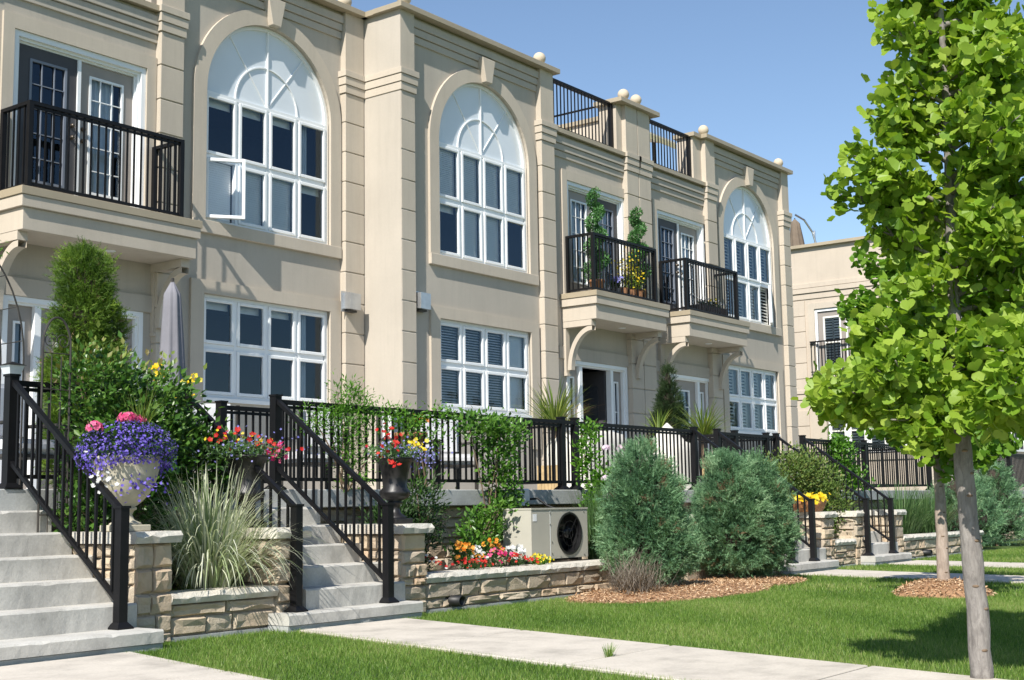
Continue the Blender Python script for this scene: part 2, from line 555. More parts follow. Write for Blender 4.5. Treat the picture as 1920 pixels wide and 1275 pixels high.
def blades(name, P, D0, L, W, droop, mat, parent, seg=4, rnd=None, kind=None, **kw):
    """arching strips: start P, start direction D0, length L, width W, droop"""
    P = np.asarray(P, float)
    n = len(P)
    D = nrm(np.asarray(D0, float))
    side = nrm(np.cross(D, np.array([0, 0, 1.0]))+1e-6)
    pts = [P]
    d = D.copy()
    for i in range(seg):
        pts.append(pts[-1]+d*(L/seg)[:, None])
        d = nrm(d+np.array([0, 0, -1.0])*(droop*(.4+1.2*i/seg)/seg)[:, None])
    base = np.array(org(parent))
    V = np.zeros((n, 2*seg+1, 3))
    for i in range(seg):
        w = (W*(1-.75*(i/seg)**1.5))[:, None]
        V[:, 2*i] = pts[i]-side*w/2
        V[:, 2*i+1] = pts[i]+side*w/2
    V[:, 2*seg] = pts[seg]
    V -= base
    f = []
    for i in range(seg-1):
        f += [(2*i, 2*i+1, 2*i+3), (2*i, 2*i+3, 2*i+2)]
    f.append((2*seg-2, 2*seg-1, 2*seg))
    k = 2*seg+1
    F = np.array(f)[None]+(np.arange(n)*k)[:, None, None]
    if rnd is None:
        rnd = RNG.random(n)
    return rawmesh(name, V.reshape(-1, 3), F.reshape(-1, 3), np.repeat(rnd, k), mat, parent, kind, **kw)

def blob_points(blobs, n, shell=.55):
    """points spread through a set of ellipsoids (cx,cy,cz,rx,ry,rz), denser to the outside; returns points, outward dirs, clump rnd"""
    vol = np.array([b[3]*b[4]+b[4]*b[5]+b[3]*b[5] for b in blobs])
    idx = RNG.choice(len(blobs), n, p=vol/vol.sum())
    B = np.array(blobs)[idx]
    d = rdir(n)
    r = shell+(1-shell)*RNG.random(n)**.7
    P = B[:, :3]+d*B[:, 3:]*r[:, None]
    return P, d, idx

def clumped(blobs, nclump, per, spread, lump=.12):
    C, d, idx = blob_points(blobs, nclump, .5)
    P = np.repeat(C, per, 0)+RNG.normal(size=(nclump*per, 3))*spread
    D = nrm(np.repeat(d, per, 0)+RNG.normal(size=(nclump*per, 3))*.6)
    cr = np.repeat(RNG.random(nclump), per)
    return P, D, cr

# ------------------------------------------------------------------ ground, lawn, paths
GX0, GX1, GY0, GY1 = -400, 900, -500, 700
BX(GX0, GX1, GY0, GY1, -.5, 0).build('ground', 'ground', kind='structure')

LEAN = .27
# front walks: (x left, x right at y = 8.15)
PATHS = [(4.55, 6.02), (7.80, 9.12), (17.25, 18.55), (20.55, 21.85)]
for xl, xr in PATHS:
    y1 = 8.06 if xl < 7 else 8.2
    root = None
    ys = [y1, 6.52, 4.88, 3.24, 1.6, -.04, -2.35]
    p = MB().prism([(xl, y1), (xl-LEAN*(y1+2.35), -2.35), (xr-LEAN*(y1+2.35), -2.35), (xr, y1)], 'z', -.10, .004)
    walk = p.build('path', 'soil', fix=True, kind='structure')
    for a, b_ in zip(ys[:-1], ys[1:]):
        g = .014
        q = [(xl-LEAN*(y1-a), a-g), (xl-LEAN*(y1-b_), b_+g), (xr-LEAN*(y1-b_), b_+g), (xr-LEAN*(y1-a), a-g)]
        MB().prism(q, 'z', -.08, .022).build('paving_slab', 'path', walk, fix=True, bevel=.006)

def in_path(x, y, pad=0):
    k = np.zeros(len(x), bool)
    for xl, xr in PATHS:
        off = LEAN*(8.15-y)
        k |= (x > xl-off+pad) & (x < xr-off-pad) & (y < 8.25)
    return k

# mulch beds: centre, radii
BEDS = [(13.15, 7.75, 1.75, .80, .09), (15.2, 7.95, 1.15, .66, .05), (14.02, 5.0, .50, .50, .15)]
def in_bed(x, y, s=1.0):
    k = np.zeros(len(x), bool)
    for cx, cy, rx, ry, h in BEDS:
        wob = 1+.07*np.sin(5*np.arctan2(y-cy, x-cx)+cx)
        k |= ((x-cx)/rx)**2+((y-cy)/ry)**2 < s*wob
    return k

def lawn(n, x0, x1, y0, y1, hmin, hmax, w, name, label):
    x = RNG.uniform(x0, x1, n)
    y = RNG.uniform(y0, y1, n)
    keep = ~in_path(x, y, .012+.06*RNG.random(n)**3) & ~in_bed(x, y, .95)
    # keep off the bottom steps and walls
    keep &= (y < 8.46) | (x < 0)
    for a, b_, yy in ((4.4, 6.36, 8.08), (7.72, 9.44, 8.24), (17.2, 18.85, 8.24), (20.15, 21.75, 8.24)):
        keep &= ~((x > a) & (x < b_) & (y > yy))
    x, y = x[keep], y[keep]
    n = len(x)
    pat = (np.sin(x*1.7+1.3*np.sin(y*1.1))+np.sin(y*2.3+1.7*np.sin(x*.8))+np.sin(x*4.1-y*3.3))/3*.6
    h = RNG.uniform(hmin, hmax, n)*(1+.25*pat)
    th = RNG.uniform(0, 2*np.pi, n)
    tilt = RNG.uniform(.1, .75, n)
    W = RNG.uniform(.6, 1.2, n)*w
    P = np.stack([x, y, np.zeros(n)], 1)
    s = np.stack([np.cos(th), np.sin(th), np.zeros(n)], 1)
    t2 = RNG.uniform(0, 2*np.pi, n)
    tip = P+np.stack([np.cos(t2)*tilt*h, np.sin(t2)*tilt*h, h], 1)
    V = np.stack([P-s*W[:, None]/2, P+s*W[:, None]/2, tip], 1)
    F = np.arange(3*n).reshape(n, 3)
    edge = in_path(x+.06, y) | in_path(x-.06, y) | in_path(x+.03, y)
    rnd = .42+.42*pat+RNG.normal(0, .27, n)+np.where(edge, .22, 0)
    return rawmesh(name, V.reshape(-1, 3), F, np.repeat(rnd, 3), 'lawn', None, 'stuff', label=label, cat='grass')
lawn(420000, 4.0, 14.0, 1.6, 8.5, .018, .042, .0052, 'lawn_grass', 'short green lawn between the front walks in the foreground')
lawn(170000, 14.0, 32.0, 1.0, 8.5, .022, .05, .010, 'lawn_grass_far', 'short green lawn beyond the clipped junipers')

for i, (cx, cy, rx, ry, h) in enumerate(BEDS):
    mbm = MB()
    n = 40
    rings = [(1.0, .0), (.85, h*.45), (.6, h*.8), (.3, h), (0.02, h)]
    for s_, z in rings:
        for k in range(n):
            a = 2*math.pi*k/n
            wob = math.sqrt(1+.07*math.sin(5*a+cx))
            mbm.v.append((cx+rx*s_*wob*math.cos(a), cy+ry*s_*wob*math.sin(a), .008+z+.012*noise.noise(Vector((cx+3*s_*math.cos(a), cy+3*s_*math.sin(a), 1)))))
    for j in range(len(rings)-1):
        for k in range(n):
            q = (k+1) % n
            mbm.f.append((j*n+k, j*n+q, (j+1)*n+q, (j+1)*n+k))
    bed = mbm.build('mulch_bed', 'mulchsoil', None, True, kind='structure')
    nc = 8500 if i < 2 else 3000
    a = RNG.uniform(0, 2*np.pi, nc)
    rr = np.sqrt(RNG.random(nc))*1.02
    x, y = cx+rx*rr*np.cos(a), cy+ry*rr*np.sin(a)
    z = .022+np.interp(rr, [0, .3, .6, .85, 1.05], [h, h, h*.8, h*.45, 0])
    P = np.stack([x, y, z], 1)
    D = rdir(nc)*np.array([1, 1, .35])
    cloud('wood_chips', P, D, rdir(nc)+np.array([0, 0, 1.5]), RNG.uniform(.018, .055, nc), T_LANCE, 'mulch', bed, kind='stuff')

# ------------------------------------------------------------------ rough stones
GRX = [0, .05, .30, .66, .95, 1]
GRZ = [0, .11, .5, .89, 1]
def stone_variants(k, seed, nx=6, nz=5, amp=.028):
    out = []
    rr = random.Random(seed)
    for j in range(k):
        mb = MB()
        off = Vector((rr.random()*50, rr.random()*50, rr.random()*50))
        hump = (rr.uniform(.3, .7), rr.uniform(.35, .7))
        def P(i, q):
            fx, fz = GRX[i], GRZ[q]
            e = min(fx, 1-fx)*2
            e2 = min(fz, 1-fz)*2
            edge = 0 if i in (0, nx-1) or q in (0, nz-1) else 1
            n_ = 1.3*noise.noise(Vector((fx*1.9, fz*1.5, 0))+off)+.9*noise.noise(Vector((fx*6, fz*5, 3))+off)
            d = (.012+amp*(.55+.8*n_))*edge
            jx = .05*noise.noise(Vector((fx*5, fz*5, 7))+off) if 0 < i < nx-1 else .012*noise.noise(Vector((fx*9, fz*9, 5))+off)
            return (fx-.5+jx, -max(0, d), fz-.5+(.05*noise.noise(Vector((fx*5, fz*5, 11))+off) if 0 < q < nz-1 else .02*noise.noise(Vector((fx*7, 1, 2))+off)))
        for q in range(nz):
            for i in range(nx):
                mb.v.append(P(i, q))
        for q in range(nz-1):
            for i in range(nx-1):
                a = q*nx+i
                if (i+q+j) % 2:
                    mb.f += [(a, a+1, a+nx+1), (a, a+nx+1, a+nx)]
                else:
                    mb.f += [(a, a+1, a+nx), (a+1, a+nx+1, a+nx)]
        # sides
        rim = [(i, 0) for i in range(nx)]+[(nx-1, q) for q in range(1, nz)]+[(i, nz-1) for i in range(nx-2, -1, -1)]+[(0, q) for q in range(nz-2, 0, -1)]
        b0 = len(mb.v)
        for i, q in rim:
            v = mb.v[q*nx+i]
            mb.v.append((v[0], .06, v[2]))
        n = len(rim)
        for t in range(n):
            i, q = rim[t]
            i2, q2 = rim[(t+1) % n]
            mb.f.append((q*nx+i, b0+t, b0+(t+1) % n, q2*nx+i2))
        out.append(mb.mesh('stone_block', 'stone'))
    return out
STONES = stone_variants(14, 5)

def split(rect, rr, wmax, hmax):
    x0, x1, z0, z1 = rect
    w, h = x1-x0, z1-z0
    if h > hmax*1.0 and h > .13 and (h/w > .55 or rr.random() < .55):
        t = rr.choice([.42, .5, .58, .36])
        m_ = z0+h*t
        return split((x0, x1, z0, m_), rr, wmax, hmax)+split((x0, x1, m_, z1), rr, wmax, hmax)
    if w > wmax*rr.uniform(.7, 1.25):
        m_ = x0+w*rr.uniform(.36, .64)
        return split((x0, m_, z0, z1), rr, wmax, hmax)+split((m_, x1, z0, z1), rr, wmax, hmax)
    if h > hmax:
        m_ = z0+h*rr.uniform(.4, .6)
        return split((x0, x1, z0, m_), rr, wmax, hmax)+split((x0, x1, m_, z1), rr, wmax, hmax)
    return [rect]

def stones_front(parent, x0, x1, z0, z1, y, seed, wmax=.42, hmax=.17):
    rr = random.Random(seed)
    for a, b_, c, d in split((x0, x1, z0, z1), rr, wmax, hmax):
        g = .007
        inst('stone', rr.choice(STONES), parent, ((a+b_)/2, y, (c+d)/2), None,
             ((b_-a-2*g)*rr.choice((1, -1)), rr.uniform(.6, 1.25), d-c-2*g))

def stones_side(parent, y0, y1, z0, z1, x, seed, wmax=.42, hmax=.17, sgn=-1):
    rr = random.Random(seed)
    for a, b_, c, d in split((y0, y1, z0, z1), rr, wmax, hmax):
        g = .007
        inst('stone', rr.choice(STONES), parent, (x, (a+b_)/2, (c+d)/2), (0, 0, R(-90) if sgn < 0 else R(90)),
             (b_-a-2*g, rr.uniform(.6, 1.2), d-c-2*g))

def capstone(parent, x0, x1, y0, y1, z0, z1, seed, name='cap_stone'):
    """a cap slab with a rock-faced front and ends"""
    rr = random.Random(seed)
    mb = MB()
    nx = max(4, int((x1-x0)/.07))
    top, bot, mid = [], [], []
    off = Vector((rr.random()*40, rr.random()*40, 0))
    for i in range(nx+1):
        x = x0+(x1-x0)*i/nx
        n1 = noise.noise(Vector((x*9, 0, 0))+off)
        n2 = noise.noise(Vector((x*14, 5, 0))+off)
        n3 = noise.noise(Vector((x*11, 9, 0))+off)
        top.append((x, y0+.018+.012*n1, z1+.002*n2))
        mid.append((x, y0-.010+.016*n2, z0+(z1-z0)*(.55+.22*n3)))
        bot.append((x, y0+.008+.012*n3, z0))
    rows = [[(p[0], y1, z0) for p in bot], bot, mid, top, [(p[0], y1, z1) for p in top]]
    for r_ in rows:
        mb.v += r_
    w = nx+1
    for j in range(4):
        for i in range(nx):
            a = j*w+i
            mb.f.append((a, a+1, a+w+1, a+w))
    for i in range(nx):
        mb.f.append((i, 4*w+i, 4*w+i+1, i+1))
    for i in (0, nx):
        c = tuple(j*w+i for j in range(5))
        mb.f.append(c if i == 0 else c[::-1])
    return mb.build(name, 'capstone', parent, fix=True)

# ------------------------------------------------------------------ patio slab and back wall under it
ZS = 1.215
slab = thing('patio_terrace', (16, 12, 0), 'long raised concrete patio deck with overhanging edge above the stone wall', 'patio')
for i, (a, b_) in enumerate(((1.5, 8.06), (8.075, 14.42), (14.435, 19.6), (19.615, 27.55))):
    BX(a, b_, 9.85, 19.0 if a > 15 else 15.2, ZS-.185, ZS).build('deck_slab', 'slab', slab, bevel=.008)
BX(1.5, 27.4, 10.02, 14.6, 0, ZS-.187).build('wall_core', 'mortar', slab)
bw = [(6.75, 7.82, 21), (9.75, 14.6, 22), (14.6, 17.3, 23), (19.2, 20.05, 24), (22.05, 27.35, 25)]
for a, b_, sd_ in bw:
    stones_front(slab, a, b_, .28, ZS-.19, 10.01, sd_, .5, .17)
stones_side(slab, 10.05, 14.0, .05, ZS-.19, 27.40, 26, .5, .2, 1)

# ------------------------------------------------------------------ steps
def worn_step(x0, x1, y0, y1, z0, z1, seed):
    mb = MB()
    nx = max(6, int((x1-x0)/.055))
    off = Vector((seed*7.3, seed*3.1, 0))
    rows = [[], [], [], [], []]
    for i in range(nx+1):
        x = x0+(x1-x0)*i/nx
        a = noise.noise(Vector((x*7, 0, 0))+off)
        b_ = noise.noise(Vector((x*16, 4, 0))+off)
        chip = max(0, noise.noise(Vector((x*5, 9, 0))+off)-.32)*.06
        rows[0].append((x, y1, z0))
        rows[1].append((x, y0+.004*b_, z0))
        rows[2].append((x, y0+.003*a, z1-.014-.004*b_-chip))
        rows[3].append((x, y0+.013+.004*b_+chip, z1+.001*a))
        rows[4].append((x, y1, z1))
    for r_ in rows:
        mb.v += r_
    w = nx+1
    for j in range(4):
        for i in range(nx):
            q = j*w+i
            mb.f.append((q, q+1, q+w+1, q+w))
    for i in range(nx):
        mb.f.append((i, 4*w+i, 4*w+i+1, i+1))
    for i in (0, nx):
        mb.f.append(tuple(j*w+i for j in range(5)))
    return mb

def stairs(x0, x1, pad0, pad1, py, label, seed):
    t = thing('concrete_stairs', ((x0+x1)/2, py, 0), label, 'stairs', 'concrete front stairs')
    rr = random.Random(seed)
    # rough bottom slab: front edge a little ragged
    n = 14
    front = [(pad0+(pad1-pad0)*i/n, py+.012*noise.noise(Vector((i*.7, seed, 0)))) for i in range(n+1)]
    worn_step(pad0, pad1, py, 8.56, .055, .15, seed*10).build('step', 'concrete', t, fix=True)
    foot = [(p[0]+.0, p[1]+.012+.01*noise.noise(Vector((i*1.3, seed, 4)))) for i, p in enumerate(front)]
    MB().prism(foot+[(pad1, 8.5), (pad0, 8.5)], 'z', -.05, .05).build('step_footing', 'slab', t, fix=True)
    for k in range(1, 6):
        z = .15+.1775*k
        y = 8.45+.28*(k-1)
        worn_step(x0+.002*k, x1-.002*k, y, 9.849, z-.1775, z, seed*10+k).build('step', 'concrete', t, fix=True)
    return t
stairs(3.2, 6.38, 3.0, 6.34, 8.08, 'concrete steps at the left edge beside the purple flower urn', 1)
stairs(8.13, 9.41, 7.74, 9.42, 8.24, 'concrete steps between the black flower urn and the striped grass', 2)
stairs(17.45, 18.83, 17.2, 18.80, 8.24, 'concrete steps just beyond the clipped blue-green junipers', 3)
stairs(20.43, 21.70, 20.2, 21.75, 8.24, 'farthest concrete steps, to the right of the flower basket', 4)

# ------------------------------------------------------------------ piers beside the steps, planter walls
def pier(x0, x1, label, seed, y0=8.5, y1=9.83, h=.77):
    t = thing('stone_pier', ((x0+x1)/2, y0, 0), label, 'stone pier', 'stone piers beside the steps')
    BX(x0+.02, x1-.02, y0+.02, y1, 0, h-.002).build('core', 'mortar', t)
    stones_front(t, x0-.01, x1+.01, .0, h, y0, seed, .34, .2)
    stones_side(t, y0, y1, .0, h, x0, seed+50, .55, .2, -1)
    stones_side(t, y0, y1, .0, h, x1, seed+90, .40, .17, 1)
    capstone(t, x0-.06, x1+.06, y0-.07, y1, h, h+.09, seed)
    return t
pier(6.40, 6.72, 'stone pier carrying the pale urn of purple flowers', 101)
pier(7.84, 8.12, 'stone pier between the striped grass and the second steps', 102)
pier(9.43, 9.74, 'stone pier carrying the black urn of red flowers', 103)
pier(17.10, 17.42, 'stone pier hidden behind the clipped junipers', 104)
pier(18.85, 19.20, 'stone pier under the basket of yellow flowers', 105)
pier(20.06, 20.41, 'stone pier on the right of the olive shrub, left of the farthest steps', 106)
pier(21.72, 22.05, 'stone pier at the right of the farthest steps', 107)

def planter_wall(x0, x1, label, seed, h=.29, y=8.52):
    t = thing('planter_wall', ((x0+x1)/2, y, 0), label, 'stone wall', 'low stone planter walls')
    BX(x0, x1, y+.02, y+.26, -.02, h-.002).build('core', 'mortar', t)
    BX(x0, x1, y-.028, y+.1, -.02, .035).build('footing', 'slab', t)
    stones_front(t, x0, x1, .04, h, y, seed, .62, .19)
    n = max(1, round((x1-x0)/.95))
    for i in range(n):
        a, b_ = x0+(x1-x0)*i/n, x0+(x1-x0)*(i+1)/n
        capstone(t, a-.02 if i == 0 else a+.003, b_-.003, y-.05, y+.29, h, h+.085, seed*3+i)
    BX(x0+.01, x1-.01, y+.30, 10.0, .02, h+.02).build('soil', 'soil', t)
    return t
planter_wall(6.74, 7.83, 'low stone planter wall in front of the striped grass', 201)
planter_wall(9.76, 17.08, 'long low stone planter wall under the bright flowers and the heat pump', 202)
planter_wall(19.22, 20.04, 'short low stone planter wall between the two far flights of steps', 203, .34)
planter_wall(22.07, 26.2, 'low stone planter wall behind the tree trunks at the right', 204, .33)

# ------------------------------------------------------------------ railings
BAL = {}
def bal_mesh(h):
    k = round(h, 2)
    if k not in BAL:
        BAL[k] = BX(-.010, .010, -.010, .010, 0, k).mesh('baluster', 'black')
    return BAL[k]

def post(t, x, y, z0, z1, w=.075, cap=True, base=True, name='post'):
    mb = BX(x-w/2, x+w/2, y-w/2, y+w/2, z0, z1)
    if cap:
        mb.box(x-w/2-.008, x+w/2+.008, y-w/2-.008, y+w/2+.008, z1, z1+.018)
    if base:
        mb.prism([(x-w*.95, y-w*.95), (x+w*.95, y-w*.95), (x+w*.95, y+w*.95), (x-w*.95, y+w*.95)], 'z', z0, z0+.012)
        mb.add([(x-w*.95, y-w*.95, z0+.012), (x+w*.95, y-w*.95, z0+.012), (x+w*.95, y+w*.95, z0+.012), (x-w*.95, y+w*.95, z0+.012),
                (x-w*.52, y-w*.52, z0+.05), (x+w*.52, y-w*.52, z0+.05), (x+w*.52, y+w*.52, z0+.05), (x-w*.52, y+w*.52, z0+.05)],
               [(0, 1, 5, 4), (1, 2, 6, 5), (2, 3, 7, 6), (3, 0, 4, 7), (4, 5, 6, 7)])
    return mb.build(name, 'black', t)

def rail_run(t, p, q, zb, zt, gap=.105, posts=True, pc=.0):
    """level rail between plan points p and q"""
    p, q = Vector((*p, 0)), Vector((*q, 0))
    d = (q-p)
    L = d.length
    d.normalize()
    n = Vector((-d.y, d.x, 0))
    def bar(w, z0, z1, name):
        a = [p+n*w/2, q+n*w/2, q-n*w/2, p-n*w/2]
        MB().prism([(v.x, v.y) for v in a], 'z', z0, z1).build(name, 'black', t, fix=True)
    bar(.06, zt-.045, zt, 'top_rail')
    bar(.030, zt-.085, zt-.055, 'under_rail')
    bar(.035, zb+.085, zb+.12, 'bottom_rail')
    k = max(1, int(round(L/gap)))
    me = bal_mesh(zt-.04-zb-.10)
    rz = math.atan2(d.y, d.x)
    for i in range(1, k):
        v = p+d*(L*i/k)
        inst('baluster', me, t, (v.x, v.y, zb+.10), (0, 0, rz))

def stair_rail(x, label, z_low=.15, over=None):
    t = thing('stair_railing', (x, 8.4, z_low), label, 'railing', 'black stair railings')
    yb, yt = 8.40, 9.92
    post(t, x, yb, z_low, z_low+.89)
    post(t, x, yt, ZS, ZS+.93, .085)
    # sloping rails
    zb0, zt0 = z_low+.84, ZS+.88
    for dz, w, h, nm in ((0, .05, .045, 'handrail'), (-.68, .035, .04, 'bottom_rail')):
        z0, z1 = zb0+dz, zt0+dz+(.0 if dz == 0 else .02)
        MB().add([(x-w/2, yb, z0), (x+w/2, yb, z0), (x+w/2, yb, z0+h), (x-w/2, yb, z0+h),
                  (x-w/2, yt, z1), (x+w/2, yt, z1), (x+w/2, yt, z1+h), (x-w/2, yt, z1+h)],
                 [(0, 1, 2, 3), (4, 7, 6, 5), (0, 4, 5, 1), (1, 5, 6, 2), (2, 6, 7, 3), (3, 7, 4, 0)]).build(nm, 'black', t)
    k = 14
    me = bal_mesh(.69)
    for i in range(1, k):
        f_ = i/k
        inst('baluster', me, t, (x, yb+(yt-yb)*f_, zb0-.66+(zt0-zb0)*f_))
    return t
r1 = stair_rail(6.19, 'black stair railing on the right of the leftmost steps, lantern cap on its upper post')
MB().add([(6.19-.05, 9.92-.05, ZS+.948), (6.24, 9.87, ZS+.948), (6.24, 9.97, ZS+.948), (6.14, 9.97, ZS+.948),
          (6.12, 9.85, ZS+1.02), (6.26, 9.85, ZS+1.02), (6.26, 9.99, ZS+1.02), (6.12, 9.99, ZS+1.02)],
         [(0, 3, 2, 1), (0, 1, 5, 4), (1, 2, 6, 5), (2, 3, 7, 6), (3, 0, 4, 7), (4, 5, 6, 7)]).build('lantern_glass', 'greybox', r1)
MB().add([(6.105, 9.835, ZS+1.022), (6.275, 9.835, ZS+1.022), (6.275, 10.005, ZS+1.022), (6.105, 10.005, ZS+1.022), (6.19, 9.92, ZS+1.055)],
         [(0, 1, 4), (1, 2, 4), (2, 3, 4), (3, 0, 4), (0, 3, 2, 1)]).build('lantern_roof', 'black', r1)
stair_rail(7.97, 'black stair railing on the left of the second steps, behind the striped grass')
stair_rail(9.12, 'black stair railing on the right of the second steps, before the black urn')
stair_rail(17.55, 'black stair railing half hidden behind the clipped junipers')
stair_rail(18.28, 'black stair railing in front of the basket of yellow flowers')
stair_rail(20.32, 'black stair railing on the left of the farthest steps')
stair_rail(21.34, 'black stair railing on the right of the farthest steps')

def patio_rail(label, runs, posts, zt=2.115):
    (x, y) = runs[0][0]
    t = thing('patio_railing', (x, y, ZS), label, 'railing', 'black patio railings')
    for p, q in runs:
        rail_run(t, p, q, ZS, zt)
    for x, y in posts:
        post(t, x, y, ZS, zt+.03, .085)
    return t
patio_rail('black patio railing behind the leafy rose bush at the left', [((6.24, 9.93), (7.92, 9.93))], [])
patio_rail('short black railing piece behind the head of the second steps', [((9.25, 10.85), (10.05, 10.85))], [(9.21, 10.85)])
patio_rail('long black patio railing overgrown with climbing vines above the heat pump',
           [((9.17, 9.93), (14.36, 9.93)), ((14.12, 9.98), (14.12, 10.75))], [(14.12, 9.945), (14.41, 9.93)])
patio_rail('black patio railing behind the clipped junipers', [((14.46, 9.93), (17.50, 9.93))], [])
patio_rail('black patio railing above the olive shrub between the two far flights', [((18.33, 9.93), (20.27, 9.93)), ((18.9, 9.98), (18.9, 11.2)), ((20.0, 9.98), (20.0, 11.2))], [(18.9, 9.945), (20.0, 9.945)])
patio_rail('far black patio railing by the tree trunks, beyond the last steps', [((21.39, 9.93), (27.40, 9.93)), ((27.44, 9.98), (27.44, 13.8))], [(24.1, 9.945), (27.44, 9.93)])

# ------------------------------------------------------------------ houses
def wall_panel(mb, xa, xb, za, zb, y, holes, depth=.14):
    xs = sorted({xa, xb, *[h[0] for h in holes], *[h[1] for h in holes]})
    zs = sorted({za, zb, *[h[2] for h in holes], *[h[3] for h in holes]})
    for i in range(len(xs)-1):
        for j in range(len(zs)-1):
            cx, cz = (xs[i]+xs[i+1])/2, (zs[j]+zs[j+1])/2
            if any(h[0] < cx < h[1] and h[2] < cz < h[3] for h in holes):
                continue
            mb.add([(xs[i], y, zs[j]), (xs[i+1], y, zs[j]), (xs[i+1], y, zs[j+1]), (xs[i], y, zs[j+1])], [(0, 1, 2, 3)])
    for h in holes:
        x0, x1, z0, z1 = h[:4]
        arch = len(h) > 4 and h[4]
        zt = z1-(x1-x0)/2 if arch else z1
        for a, b_, c, d in (((x0, z0), (x0, zt), 0, 0), ((x1, zt), (x1, z0), 0, 0), ((x1, z0), (x0, z0), 0, 0)):
            mb.add([(a[0], y, a[1]), (b_[0], y, b_[1]), (b_[0], y+depth, b_[1]), (a[0], y+depth, a[1])], [(0, 1, 2, 3)])
        if arch:
            r = (x1-x0)/2
            cx = (x0+x1)/2
            n = 36
            arc = [(cx-r*math.cos(math.pi*i/n), zt+r*math.sin(math.pi*i/n)) for i in range(n+1)]
            for p, q in zip(arc[:-1], arc[1:]):
                mb.add([(p[0], y, p[1]), (q[0], y, q[1]), (q[0], y, z1), (p[0], y, z1)], [(0, 1, 2, 3)])
                mb.add([(p[0], y, p[1]), (q[0], y, q[1]), (q[0], y+depth, q[1]), (p[0], y+depth, p[1])], [(0, 1, 2, 3)])
        else:
            mb.add([(x0, y, z1), (x1, y, z1), (x1, y+depth, z1), (x0, y+depth, z1)], [(0, 1, 2, 3)])

def arch_path(cx, r, z0, zs, n=36):
    return [(cx-r, z0)]+[(cx-r*math.cos(math.pi*i/n), zs+r*math.sin(math.pi*i/n)) for i in range(n+1)]+[(cx+r, z0)]

def frame_ring(mb, x0, x1, z0, z1, w, y0, y1, wt=None):
    wt = wt or w
    mb.box(x0, x0+w, y0, y1, z0, z1)
    mb.box(x1-w, x1, y0, y1, z0, z1)
    mb.box(x0+w, x1-w, y0, y1, z1-wt, z1)
    mb.box(x0+w, x1-w, y0, y1, z0, z0+wt)

def slats(x0, x1, z0, z1, y, pitch, depth, tilt, th=.004):
    tilt = -tilt
    mb = MB()
    z = z1-pitch*.6
    c, s_ = math.cos(tilt)*depth/2, math.sin(tilt)*depth/2
    while z > z0+.02:
        mb.add([(x0, y-c, z-s_), (x1, y-c, z-s_), (x1, y+c, z+s_), (x0, y+c, z+s_), (x0, y-c, z-s_+th), (x1, y-c, z-s_+th), (x1, y+c, z+s_+th), (x0, y+c, z+s_+th)],
               [(0, 3, 2, 1), (4, 5, 6, 7), (0, 1, 5, 4), (1, 2, 6, 5), (2, 3, 7, 6), (3, 0, 4, 7)])
        z -= pitch
    return mb

def curtain(x0, x1, z0, z1, y):
    mb = MB()
    n = 24
    for i in range(n+1):
        x = x0+(x1-x0)*i/n
        yy = y+.025*math.sin(i*1.45)+.01*math.sin(i*.6)
        mb.v += [(x, yy, z0), (x, yy, z1)]
    for i in range(n):
        mb.f.append((2*i, 2*i+2, 2*i+3, 2*i+1))
    return mb

